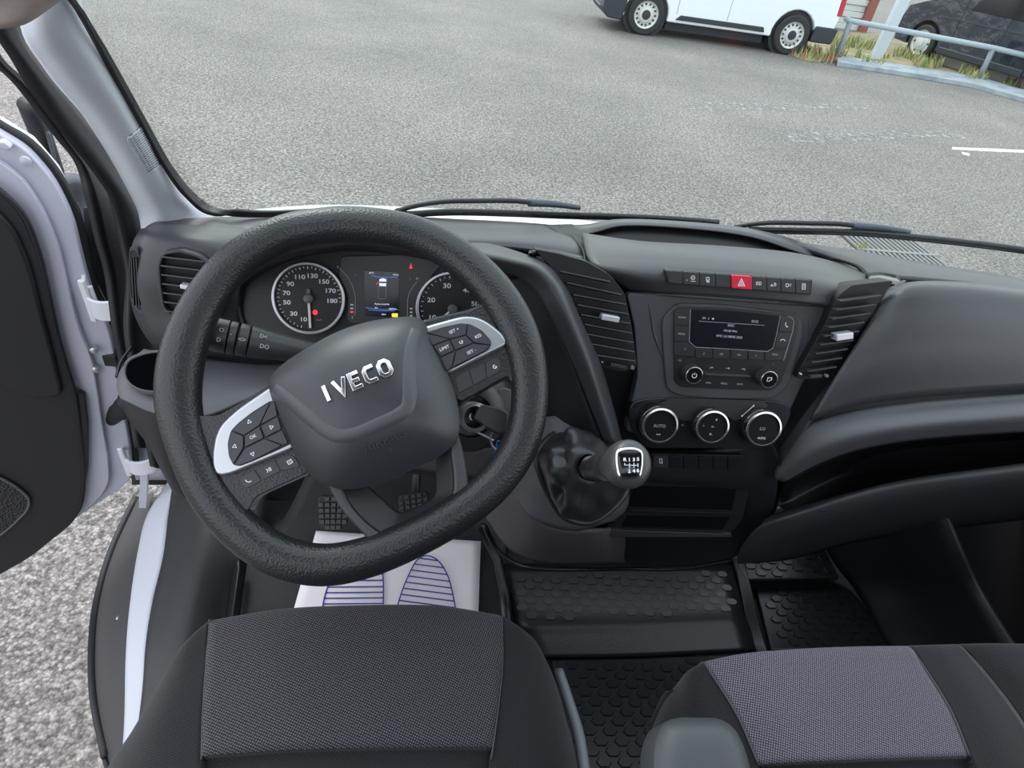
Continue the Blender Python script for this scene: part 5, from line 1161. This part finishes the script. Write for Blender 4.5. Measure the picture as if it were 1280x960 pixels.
pod((520, 380), 6.854, [(25, 205), (140, 170), (250, 140), (350, 112), (430, 98), (510, 103), (580, 128), (650, 172), (740, 245), (775, 300), (772, 340), (740, 370), (640, 420), (460, 510), (280, 600), (150, 500), (60, 330)],
    [(75, 245), (240, 195), (380, 165), (460, 170), (560, 222), (642, 312), (645, 350), (625, 385), (590, 410), (420, 500), (268, 580), (160, 420)],
    [[(80, 250), (285, 300), (140, 355)], [(145, 360), (285, 308), (330, 395), (215, 450)], [(92, 243), (380, 168), (440, 172), (425, 265), (290, 300)], [(448, 172), (540, 213), (640, 325), (638, 350), (495, 330), (432, 268)],
     [(292, 305), (428, 270), (490, 330), (335, 395)], [(345, 405), (490, 338), (635, 356), (590, 400), (315, 538)], [(215, 458), (335, 405), (305, 540), (264, 575)]],
    [(285, 615), (460, 530), (600, 460), (738, 375), (750, 560), (700, 625), (540, 710), (355, 800)],
    [[(332, 625), (450, 565), (490, 700), (365, 765)], [(455, 562), (590, 500), (602, 640), (495, 697)], [(595, 498), (690, 455), (728, 480), (732, 560), (700, 590), (607, 638)]],
    [None, 'LIMIT', 'SET +', 'RES', [([(1.8 * math.cos(t), 1.8 * math.sin(t)) for t in (2.2, 3, 3.8, 4.6, 5.4, 6.2, 7)], False), ([(0, 0), (1.2, 1.2)], False)], 'SET -', None],
    [None, None, [([(2 * math.cos(t), 2 * math.sin(t)) for t in (1.2, 2, 2.8, 3.6, 4.4, 5.2, 6)], False), ([(0, 0), (1.8, -.6)], False)]])
strokes('spoke_bar', FS0, [([FS0.l(326, 613, -.002), FS0.l(383, 589, -.002)], False)], .004, -.012, -.002, PLG, swl, bevel=.001)
# column behind the hub
cN = FS0.n
lathe('column_boss', FS0.o - cN * .11, cN, [(.045, 0), (.05, .05), (.06, .10)], PLD, swl, seg=32)
# ================================================================== column stalk
S_ = (onY(398, 443, .60) - onY(263, 417, .585)).length
st = root('indicator_stalk', onY(395, 438, .60), 'black indicator stalk with light symbols reaching left from the steering column', 'stalk')
A, B_ = onY(263, 417, .585), onY(398, 443, .60); dS = (B_ - A).normalized()
lathe('stalk_body', B_ + dS * .06, -dS, [(.010, 0), (.012, .055), (.0162, S_ - .002), (.0182, S_ + .015), (.0182, S_ + .018)], BTN, st, seg=28)
S_ = (B_ - A).length
lathe('ring', A + dS * .030, dS, [(.0183, 0), (.0185, .001), (.0185, .009), (.0180, .010)], BTN, st, seg=36)
lathe('ring', A + dS * .0195, dS, [(.0183, 0), (.0185, .001), (.0185, .0065), (.0183, .0075)], BTN, st, seg=36)
lathe('end_cap', A, dS, [(.0155, 0), (.018, .002), (.0188, .006), (.0188, .018)], BTN, st, seg=36)
fn = (CP - A); fn = (fn - dS * fn.dot(dS)).normalized()
FT_ = Fr(A + fn * .0192); FT_.n = fn; FT_.u = dS; FT_.v = fn.cross(dS)
for s, x, y, z in (('O', .012, .006, .0062), ('D', .011, -.005, .0062), ('-', .022, .004, .007), ('<>', .034, .000, .007), ('D<', .055, .008, .006), ('DO', .058, -.003, .0065)):
    text('stalk_symbol', s, FT_, x, y, z, -.0002 if x < .04 else -.0012, WTD, st, off=.0001)
# ================================================================== ignition key
FK_ = Fr(onY(589, 520, .548), elev=38, yaw=10, al=(575, 505, 605, 512))
ig = root('ignition_lock', FK_.o, 'round black ignition lock collar with metal ring right of the column', 'ignition lock')
c0 = FK_.w(0, 0, 0)
lathe('collar', c0 - FK_.n * .03, FK_.n, [(.046, 0), (.044, .02), (.036, .028), (.026, .030), (.024, .022)], PL, ig, seg=40)
lathe('ring', c0 - FK_.n * .006, FK_.n, [(.0175, 0), (.0175, .030), (.0130, .032), (.0125, .02)], STE, ig, seg=36, cap=False)
ky = root('key', c0, 'black key fob with dimpled grip in the ignition lock', 'key')
pa, pb = FK_.l(592, 514, .012), FK_.l(634, 532, .024)
dk = (pb - pa); dk.z = 0; dk.normalize(); sk = V((-dk.y, dk.x, 0)); L_ = (pb - pa).length
kp = [pa + dk * a * L_ + sk * b_ for a, b_ in ((-.02, .010), (.25, .0125), (.62, .0155), (.88, .015), (1.0, .006), (1.02, -.008), (.9, -.014), (.6, -.0135), (.2, -.011), (-.02, -.009))]
fob = slab('fob', FK_, rnd(kp, .004), .008, .026, BTN, ky, bevel=.004, seg=4)
for i in range(4):
    for j in range(3):
        q = pa + dk * (.2 + i * .15) * L_ + sk * (-.005 + j * .005); lathe('dimple', FK_.w(q.x, q.y, .0258), FK_.n, [(.0009, 0), (.0008, .0006)], BTN, fob, seg=8)
lathe('blade', c0 - FK_.n * .004, FK_.n, [(.0045, 0), (.0045, .014)], STE, ky, seg=12)
rg = root('key_ring', FK_.w(pb.x, pb.y, .02), 'thin steel split ring looped through the key fob end', 'key ring')
rc = onY(628, 548, .53)
tube('ring', [rc + V((math.cos(t) * .014, .006 * math.sin(t), math.sin(t) * .015)) for t in [i * 2 * math.pi / 28 for i in range(28)]], .0011, STE, rg, 6, closed=True)
tube('link', cat([onY(*p) for p in ((590, 538, .54), (606, 545, .535), (617, 551, .53))], 4), .0014, STE, rg, 6)
bt_ = root('key_tag', onY(622, 570, .528), 'blue plastic key tag hanging from the key ring', 'key tag')
FG_ = Fr(onY(624, 570, .53), elev=20, yaw=15)
slab('tag', FG_, rnd(FG_.L([(621, 550), (628, 552), (634, 565), (628, 582), (621, 588), (614, 586), (616, 570)]), .002), -.001, .001, BLU, bt_, bevel=.0004)
b2 = root('key', onY(629, 572, .526), 'small steel key hanging beside the blue tag', 'key')
FG2 = Fr(onY(629, 568, .526), elev=15, yaw=25)
slab('bow', FG2, rnd(FG2.L([(622, 552), (630, 551), (636, 556), (636, 564), (629, 566), (623, 562)]), .002), -.001, .001, SAT, b2, bevel=.0004)
slab('blade', FG2, FG2.L([(626, 564), (632, 564), (628, 580), (625, 580)]), -.0008, .0008, STE, b2, bevel=.0003)
# ================================================================== gear lever
gb = root('gear_lever', onY(730, 620, .60), 'gear lever with wrinkled leatherette boot and chrome-faced knob', 'gear lever')
base = [onY(*p) for p in ((672, 572, .60), (690, 545, .635), (722, 538, .665), (758, 556, .67), (777, 590, .66), (783, 612, .655), (765, 636, .62), (735, 653, .582), (706, 646, .575), (688, 622, .58))]
top = [onY(*p) for p in ((722, 580, .548), (726, 572, .552), (734, 568, .556), (742, 570, .556), (747, 578, .552), (748, 590, .545), (742, 598, .538), (735, 600, .536), (727, 597, .538), (722, 589, .543))]
Bc, Tc = cat(base, 8, closed=True), cat(top, 8, closed=True); nb = len(Bc); RG = 14; vs, fs = [], []
bc, tcn = sum(Bc, V()) / nb, sum(Tc, V()) / nb
for r in range(RG + 1):
    t = r / RG
    for k in range(nb):
        a, b_ = Bc[k], Tc[k]
        e = t ** .9; p = a.lerp(b_, e); out = (a - bc).normalized()
        lift = math.sin(math.pi * t) * .010
        fold = math.sin(math.pi * min(1, t * 1.2)) * .0065 * (math.sin(k / nb * 2 * math.pi * 5 + t * 5) + .6 * math.sin(k / nb * 2 * math.pi * 9 - t * 4 + 1)) + .004 * math.sin(t * 14 + math.sin(k / nb * 6.28 * 2) * 1.5) * math.sin(math.pi * t)
        d_ = (CP - bc).normalized()
        vs.append(p + d_ * (lift + fold) + out * (.012 * math.sin(math.pi * t) + fold * .6))
for r in range(RG):
    for k in range(nb): fs.append((r * nb + k, r * nb + (k + 1) % nb, (r + 1) * nb + (k + 1) % nb, (r + 1) * nb + k))
bo = mk('boot', vs, fs, LEA2, gb, smooth=True, solid=.001)
tube('boot_hem', [p + (CP - bc).normalized() * .004 for p in Bc], .005, LEA2, gb, 8, closed=True)
K0, K1 = onY(737, 586, .54), onY(787, 580, .452); kd = (K1 - K0).normalized(); KL = (K1 - K0).length
lathe('shaft_cover', K0 - kd * .02, kd, [(.012, 0), (.0125, .03), (.0155, .036), (.0155, .040), (.0135, .042), (.0135, .047), (.0160, .050), (.0165, KL * .6)], LEA2, gb, seg=30)
for k in range(4): lathe('collar_ring', K0 + kd * (.010 + k * .0065), kd, [(.0150, 0), (.0165, .0015), (.0165, .003), (.015, .0045)], SAT, gb, seg=30)
lathe('lock_dot', K0 + kd * .014 + (CP - K0).normalized() * .0155 + V((-.003, 0, .0)), (CP - K0), [(.0012, 0), (.0012, .0015)], WT, gb, seg=10)
kc = K1 - kd * .006
# knob: squashed rounded body along kd
prof = [(.0165, -.050), (.0175, -.040), (.021, -.028), (.0245, -.015), (.0262, -.003), (.0258, .006), (.0235, .0125), (.019, .0165), (.012, .0185), (.003, .019)]
kn = lathe('knob', kc, kd, prof, mat('knob_leather', (.05, .05, .056), .38, bump=.6, bscale=400, bkind='leather', bdist=.0006), gb, seg=44, sx=.92)
for m_ in list(kn.modifiers): kn.modifiers.remove(m_)
FN = Fr(kc + kd * .0170); FN.n = ((CP - kc).normalized() * .55 + kd * .45).normalized()
FN.o = kc + FN.n * .0215; FN.u = (CR - FN.n * CR.dot(FN.n)).normalized(); FN.v = FN.n.cross(FN.u)
s12 = lambda x, y: (740 + x / 12, 540 + y / 12)
fc = [(375, 290), (450, 250), (570, 235), (690, 252), (755, 300), (768, 420), (755, 560), (725, 660), (660, 690), (550, 702), (450, 690), (400, 640), (372, 520), (362, 400)]
FO = cat([FN.l(*s12(x, y)) for x, y in fc], 4, closed=True)
dome('knob_ring', FN, scl(FO, 1.04), -.012, -.002, .0015, 3, CHR, gb, rings=6, side=.0012)
kf, hk = dome('knob_face', FN, scl(FO, .90), -.006, .0005, .0026, 2.2, GLB, gb, rings=6, side=.0005)
kl = lambda x, y: FN.l(*s12(x, y), .0028)
strokes('shift_pattern', FN, [([kl(490, 495), kl(690, 500)], False), ([kl(490, 465), kl(490, 500)], False), ([kl(563, 468), kl(563, 545)], False), ([kl(630, 462), kl(630, 540)], False), ([kl(690, 470), kl(690, 525)], False)], .0007, .0024, .0030, WT, kf)
for s, x, y in (('R', 492, 415), ('1', 560, 418), ('3', 628, 415), ('5', 690, 410), ('2', 558, 590), ('4', 628, 585), ('6', 688, 578)):
    q = kl(x, y); text('numeral', s, FN, q.x, q.y, .0048, .0029, WT, kf, off=.0002, sx=1.15)
# ================================================================== pedals
def pedal(pts, p0, elev, label, armto, nx, ny):
    f = Fr(onY(*p0), elev=elev, al=(pts[0][0], pts[0][1], pts[1][0], pts[1][1]))
    rt = root('foot_pedal', f.o, label, 'pedal', 'foot pedals')
    o = f.L(pts); slab('pad', f, rnd(o, .010), -.012, 0, RUB, rt, bevel=.003)
    a, b_, c_, d_ = (V(o[0]), V(o[1]), V(o[2]), V(o[3]))
    for i in range(nx):
        for j in range(ny):
            if (i in (0, nx - 1)) and (j in (0, ny - 1)): continue
            s, t = (i + .5) / nx, (j + .5) / ny; q = a.lerp(b_, s).lerp(d_.lerp(c_, s), t)
            w_ = (b_ - a).length / nx * .38; h_ = (d_ - a).length / ny * .38
            slab('stud', f, [V((q.x - w_, q.y - h_, 0)), V((q.x + w_, q.y - h_, 0)), V((q.x + w_, q.y + h_, 0)), V((q.x - w_, q.y + h_, 0))], 0, .005, mat_st, rt, bevel=.001, seg=1)
    tube('arm', cat([f.o - f.n * .012, f.o - f.n * .03 + V((0, .02, .03)), onY(*armto)], 6), .010, SAT, rt, 10)
mat_st = mat('pedal_stud', (.045, .047, .05), .4)
pedal([(397, 620), (438, 620), (433, 662), (400, 662)], (417, 640, .86), 35, 'black studded clutch pedal left of the lower steering spoke', (430, 590, .98), 5, 6)
pedal([(497, 620), (535, 614), (538, 645), (500, 650)], (517, 634, .88), 35, 'black studded brake pedal seen through the steering wheel lower opening', (522, 570, 1.0), 5, 5)
# ================================================================== floor mats
def mat_area(rt, pts, Zt, name='tread_panel', th=.012, cw=.036, rw=.031, zf=None, hex_h=.0035, inx=.01):
    """slab from pixel quad plus hexagonal studs in rows"""
    P_ = [onZ(x, y, Zt) for x, y in pts]; n = len(P_)
    vs = [p for p in P_] + [p - V((0, 0, th)) for p in P_]
    mk(name, vs, [tuple(range(n)), tuple(range(2 * n - 1, n - 1, -1))] + [(i, i + n, (i + 1) % n + n, (i + 1) % n) for i in range(n)], RMT, rt, bevel=.004)
    xs_, ys_ = [p.x for p in P_], [p.y for p in P_]
    def inside(x, y):
        c = False
        for i in range(n):
            a, b_ = P_[i], P_[i - 1]
            if (a.y > y) != (b_.y > y) and x < (b_.x - a.x) * (y - a.y) / (b_.y - a.y) + a.x: c = not c
        return c
    hv, hf_ = [], []; r = 0; y = min(ys_)
    while y < max(ys_):
        x = min(xs_) + (cw / 2 if r % 2 else 0)
        while x < max(xs_):
            if all(inside(x + a, y + b_) for a, b_ in ((-inx - .008, 0), (inx + .008, 0), (0, inx), (0, -inx))):
                k = len(hv)
                for s, z in ((1.0, Zt), (.86, Zt + hex_h)):
                    for a, b_ in ((-.0150, 0), (-.0085, .0085), (.0085, .0085), (.0150, 0), (.0085, -.0085), (-.0085, -.0085)): hv.append(V((x + a * s, y + b_ * s, z)))
                hf_ += [(k + 6, k + 7, k + 8, k + 9, k + 10, k + 11)] + [(k + i, k + (i + 1) % 6, k + 6 + (i + 1) % 6, k + 6 + i) for i in range(6)]
            x += cw
        y += rw / 2; r += 1
    t_ = mk('tread_studs', hv, hf_, mat_hex, rt); t_['kind'] = 'stuff'
mat_hex = mat('tread_rubber', (.016, .018, .022), .30, bump=.2, bscale=300, bdist=.0005)
rm = root('rubber_mat', onZ(790, 800, 0), 'black rubber floor mat with oval studs between the seats and centre stack', 'floor mat')
mat_area(rm, [(628, 716), (760, 712), (912, 712), (930, 770), (780, 776), (648, 780)], .03, cw=.040, rw=.036)
grid('smooth_step', pz([[(626, 705, .03), (780, 702, .03), (915, 706, .03)], [(645, 779, .031), (790, 776, .031), (931, 769, .031)], [(655, 795, .022), (795, 792, .022), (938, 785, .022)], [(668, 822, .005), (800, 820, .005), (945, 812, .005)]]), RMT, rm, solid=.01)
mat_area(rm, [(690, 824), (800, 822), (945, 816), (960, 850), (860, 1010), (730, 1010)], .0, cw=.040, rw=.036)
rm2 = root('rubber_mat', onZ(1020, 770, 0), 'black rubber floor mat with oval studs in front of the passenger seat', 'floor mat')
mat_area(rm2, [(945, 736), (1060, 734), (1120, 812), (964, 812)], .0, cw=.040, rw=.036)
mat_area(rm2, [(905, 672), (1020, 664), (1050, 722), (932, 724)], .04, cw=.040, rw=.036)
grid('mat_border', pz([[(905, 668, .035), (918, 664, .04)], [(922, 722, .035), (936, 722, .04)], [(938, 800, .01), (956, 800, .012)], [(945, 815, .0), (962, 818, .0)]]), SAT, rm2, solid=.01)
kick = grid('trim_12', pz([[(1010, 640, .10), (1080, 640, .25), (1180, 640, .4)], [(1040, 700, .03), (1105, 690, .18), (1200, 690, .35)], [(1070, 740, .0), (1135, 735, .12), (1220, 735, .30)], [(1110, 810, .0), (1165, 800, .10), (1260, 800, .28)], [(1140, 860, .0), (1200, 860, .10), (1300, 860, .28)]]), mat('wheelhouse_rubber', (.012, .013, .015), .5), solid=.01)
struct(kick)
# driver floor liner
fl2 = grid('trim_13', pz([[(385, 590, .10), (470, 590, .10), (600, 590, .10), (640, 620, .12)], [(350, 655, .002), (450, 655, .002), (600, 655, .002), (632, 690, .01)], [(300, 705, .002), (420, 705, .002), (600, 705, .002), (634, 735, .01)], [(290, 770, .002), (420, 770, .002), (600, 770, .002), (640, 790, .01)], [(280, 850, .002), (420, 850, .002), (600, 850, .002), (650, 850, .01)]]), mat('foot_carpet', (.016, .016, .018), .6, bump=.8, bscale=300, bdist=.0015), solid=.008)
struct(fl2)
tube('kick_edge', [onZ(*p) for p in ((604, 660, .06), (622, 700, .05), (630, 740, .045), (636, 800, .04))], .012, SAT, fl2, 10)
pm = root('paper_mat', onZ(490, 715, 0), 'white paper foot mat printed with blue shoe soles on the driver floor', 'paper mat')
FP = Fr(onZ(490, 715, .018)); FP.n = V((0, 0, 1)); FP.u = V((1, 0, 0)); FP.v = V((0, 1, 0))
c_ = [FP.l(395, 664), FP.l(601, 677), FP.l(597, 800), FP.l(357, 800)]
n = 18; vs, fs = [], []
for j in range(n + 1):
    for i in range(n + 1):
        s, t = i / n, j / n; q = c_[0].lerp(c_[1], s).lerp(c_[3].lerp(c_[2], s), t)
        vs.append(FP.w(q.x, q.y, .0035 * math.sin(s * 5 + t * 2) * (1 if t > .2 else t * 5) + .006 * max(0, .12 - t)))
for j in range(n):
    for i in range(n): fs.append((j * (n + 1) + i, (j + 1) * (n + 1) + i, (j + 1) * (n + 1) + i + 1, j * (n + 1) + i + 1))
ob = mk('sheet', vs, fs, PAP, pm, smooth=True, solid=-.0006)
def sole(pts, slope, ys):
    O = cat([FP.l(*p) for p in pts], 6, closed=True)
    poly = [(O, True)]
    # stripes clipped by the outline
    for y in ys:
        a, b_ = FP.l(360, y - 0), FP.l(620, y + slope * 260); hit = []
        for i in range(len(O)):
            p, q = O[i - 1], O[i]; d1 = b_ - a; d2 = q - p; den = d1.x * d2.y - d1.y * d2.x
            if abs(den) < 1e-12: continue
            s = ((p.x - a.x) * d2.y - (p.y - a.y) * d2.x) / den; t = ((p.x - a.x) * d1.y - (p.y - a.y) * d1.x) / den
            if 0 <= t <= 1: hit.append(s)
        if len(hit) >= 2: poly.append(([a + (b_ - a) * min(hit), a + (b_ - a) * max(hit)], False))
    hfun = lambda x, y: .0045
    strokes('printed_sole', FP, poly, .0028, -.0002, .0006, INK, ob, hf=hfun)
sole([(533, 696), (547, 702), (559, 720), (566, 745), (570, 775), (566, 800), (530, 805), (496, 800), (495, 770), (501, 745), (511, 720), (522, 701)], .13, [678, 686, 694, 702, 710, 718, 726, 734, 742, 750])
sole([(470, 690), (476, 700), (479, 725), (479, 755), (476, 790), (440, 800), (404, 795), (403, 765), (410, 735), (425, 710), (445, 694)], -.01, [712, 720, 728, 736, 743, 750, 757, 765])
# ================================================================== seats
ds = root('driver_seat', V((-.08, .1, -.01)), 'black driver seat cushion with speckled grey woven centre panel', 'seat')
def cush(rows, m, name, parent, solid=.02, **k): return grid(name, rows, m, parent, nu=8, nv=8, solid=solid, ref=V((0, -.3, 1)), **k)
def dz(p, x=0, y=0, z=0): return V((p.x + x, p.y + y, p.z + z))
topL = [(262, 775, .487), (258, 830, .480), (254, 890, .472), (252, 940, .465)]
# centre panel front roll
frontT = [onZ(262, 776, .487), onZ(350, 762, .497), onZ(450, 757, .50), onZ(550, 758, .497), onZ(628, 770, .487)]
cush([[dz(p, 0, -.004, -.16) for p in frontT], [dz(p, 0, .012, -.07) for p in frontT], [dz(p, 0, .006, -.018) for p in frontT], frontT,
      [onZ(*p) for p in ((260, 800, .487), (350, 790, .499), (450, 786, .501), (550, 788, .499), (629, 800, .487))],
      [onZ(*p) for p in ((256, 860, .478), (350, 855, .488), (450, 853, .49), (550, 854, .488), (624, 862, .478))],
      [onZ(*p) for p in ((252, 945, .468), (350, 938, .474), (450, 935, .476), (550, 934, .474), (615, 934, .468))]], FAB, 'centre_panel', ds)
cush([[onZ(*p) for p in ((252, 945, .468), (350, 938, .474), (450, 935, .476), (550, 934, .474), (615, 934, .468))],
      [onZ(*p) for p in ((252, 952, .458), (350, 945, .466), (450, 942, .467), (550, 941, .466), (615, 941, .458))],
      [onZ(*p) for p in ((252, 1010, .452), (350, 1000, .462), (450, 1000, .463), (550, 1000, .462), (612, 1000, .452))],
      [onZ(*p) for p in ((252, 1200, .44), (350, 1200, .44), (450, 1200, .44), (550, 1200, .44), (612, 1200, .44))]], FABD, 'rear_panel', ds)
Lb = [[(262, 775, .487), (240, 794, .478), (226, 812, .455)], [(258, 830, .480), (222, 838, .468), (200, 852, .43)], [(254, 890, .472), (200, 895, .46), (166, 912, .41)], [(252, 950, .465), (180, 950, .452), (133, 962, .39)], [(252, 1010, .458), (165, 1012, .445), (105, 1030, .38)], [(252, 1200, .44), (150, 1200, .44), (60, 1200, .37)]]
rows = []
for r in Lb:
    a, b_, c_ = [onZ(*p) for p in r]; rows.append([a, b_, c_, dz(c_, -.012, -.002, -.06), dz(c_, .0, 0, -.22)])
fr0 = [dz(p, .012, .006, -.03) if i < 4 else dz(p, .02, 0, 0) for i, p in enumerate(rows[0])]
cush([[dz(p, .01, .0, -.15) for p in fr0], fr0] + rows, FABD, 'side_bolster', ds)
Rb = [[(628, 770, .487), (650, 784, .478), (667, 800, .455)], [(628, 830, .480), (668, 834, .468), (690, 842, .43)], [(622, 890, .472), (678, 892, .46), (706, 896, .41)], [(614, 950, .465), (690, 950, .452), (722, 950, .39)], [(612, 1010, .458), (700, 1010, .445), (736, 1010, .38)], [(612, 1200, .44), (720, 1200, .44), (760, 1200, .37)]]
rows = []
for r in Rb:
    a, b_, c_ = [onZ(*p) for p in r]; rows.append([a, b_, c_, dz(c_, .010, -.002, -.06), dz(c_, .0, 0, -.22)])
fr0 = [dz(p, -.012, .006, -.03) if i < 4 else dz(p, -.02, 0, 0) for i, p in enumerate(rows[0])]
cush([[dz(p, -.01, .0, -.15) for p in fr0], fr0] + rows, FABD, 'side_bolster', ds)
SEAM = mat('seam_thread', (.05, .05, .06), .7)
tube('seam', cat([dz(onZ(*p), 0, 0, .001) for p in ((262, 775, .487), (258, 830, .480), (254, 890, .472), (252, 950, .465))], 8), .0011, SEAM, ds, 6)
tube('seam', cat([dz(onZ(*p), 0, 0, .001) for p in ((628, 770, .487), (628, 830, .480), (622, 890, .472), (614, 950, .465))], 8), .0011, SEAM, ds, 6)
tube('side_trim', cat([onZ(*p) for p in ((698, 838, .40), (712, 880, .40), (724, 920, .40), (732, 970, .40), (740, 1020, .40))], 6), .007, mat('seat_side_trim', (.13, .14, .16), .5), ds, 10)
bx('seat_base', -.27, .13, .0, .36, -.01, .30, PLD, ds, bevel=.02)
# passenger bench
ps = root('passenger_seat', V((.6, .1, -.01)), 'dark passenger bench seat with a speckled violet-grey centre panel', 'seat')
pfT = [onZ(*p) for p in ((880, 828, .47), (930, 818, .492), (1000, 812, .50), (1070, 809, .50), (1137, 808, .492))]
cush([[dz(p, 0, -.004, -.16) for p in pfT], [dz(p, 0, .012, -.07) for p in pfT], [dz(p, 0, .006, -.018) for p in pfT], pfT,
      [onZ(*p) for p in ((893, 848, .475), (945, 842, .494), (1010, 838, .501), (1085, 836, .501), (1158, 838, .494))],
      [onZ(*p) for p in ((922, 895, .475), (965, 892, .488), (1030, 889, .492), (1110, 887, .492), (1188, 887, .488))],
      [onZ(*p) for p in ((948, 956, .47), (990, 953, .478), (1060, 950, .48), (1140, 947, .48), (1212, 945, .478))]], FAB2, 'centre_panel', ps)
cush([[onZ(*p) for p in ((948, 956, .47), (990, 953, .478), (1060, 950, .48), (1140, 947, .48), (1212, 945, .478))],
      [onZ(*p) for p in ((950, 962, .46), (992, 960, .466), (1062, 957, .467), (1142, 954, .467), (1214, 952, .466))],
      [onZ(*p) for p in ((970, 1100, .45), (1020, 1100, .45), (1100, 1100, .45), (1200, 1100, .45), (1290, 1100, .45))]], FABD, 'rear_panel', ps)
rows = [[onZ(*p) for p in r] for r in ([(880, 828, .47), (862, 838, .45), (850, 850, .41)], [(893, 848, .475), (866, 862, .455), (842, 872, .40)], [(922, 895, .475), (880, 905, .455), (832, 910, .38)], [(948, 956, .47), (900, 960, .45), (828, 960, .36)], [(970, 1100, .45), (900, 1100, .44), (820, 1100, .35)])]
rows = [[a, b_, c_, dz(c_, -.004, 0, -.07), dz(c_, .01, 0, -.22)] for a, b_, c_ in rows]
fr0 = [dz(p, .01, .006, -.03) if i < 4 else dz(p, .02, 0, 0) for i, p in enumerate(rows[0])]
cush([[dz(p, .01, 0, -.15) for p in fr0], fr0] + rows, FABD, 'side_bolster', ps)
m1 = [onZ(*p) for p in ((1137, 808, .492), (1168, 807, .495), (1198, 806, .487))]
cush([[dz(p, 0, 0, -.16) for p in m1], [dz(p, 0, .012, -.06) for p in m1], m1, [onZ(*p) for p in ((1158, 838, .494), (1192, 834, .497), (1222, 830, .487))], [onZ(*p) for p in ((1188, 887, .488), (1225, 882, .492), (1258, 874, .482))], [onZ(*p) for p in ((1212, 945, .478), (1255, 938, .484), (1296, 930, .475))], [onZ(*p) for p in ((1290, 1100, .45), (1330, 1100, .45), (1390, 1090, .45))]], FABD, 'side_panel', ps)
m2 = [onZ(*p) for p in ((1198, 806, .487), (1240, 805, .497), (1300, 806, .50), (1380, 810, .49))]
cush([[dz(p, 0, 0, -.16) for p in m2], [dz(p, 0, .012, -.06) for p in m2], m2, [onZ(*p) for p in ((1222, 830, .485), (1262, 830, .50), (1330, 832, .503), (1400, 835, .49))], [onZ(*p) for p in ((1258, 874, .48), (1300, 872, .496), (1370, 872, .498), (1440, 875, .49))], [onZ(*p) for p in ((1296, 930, .472), (1340, 928, .486), (1410, 928, .488), (1480, 930, .48))], [onZ(*p) for p in ((1390, 1090, .44), (1440, 1090, .45), (1500, 1090, .45), (1560, 1090, .45))]], FABD, 'outer_panel', ps)
for pts in ([(880, 828, .471), (893, 848, .476), (922, 895, .476), (948, 956, .471)], [(1137, 808, .493), (1158, 838, .495), (1188, 887, .489), (1212, 945, .479)], [(1198, 806, .488), (1222, 830, .487), (1258, 874, .482), (1296, 930, .474)]):
    tube('seam', cat([onZ(*p) for p in pts], 8), .0013, SEAM, ps, 6)
bx('seat_base', .36, 1.30, .0, .33, -.01, .30, PLD, ps, bevel=.02)
# armrest
ar = root('armrest', onZ(880, 960, .50), 'dark grey vinyl armrest with rounded front beside the passenger bench', 'armrest')
FR_ = Fr(onZ(880, 930, .56)); FR_.n = V((0, -.25, .97)).normalized(); FR_.u = V((1, 0, 0)); FR_.v = FR_.n.cross(FR_.u)
ao = rnd(FR_.L([(822, 1100), (821, 930), (832, 901), (852, 894), (905, 895), (925, 908), (940, 940), (975, 1100)]), .02, 6)
dome('pad', FR_, ao, -.06, -.012, .004, 5, ARM, ar, rings=8, side=.006)
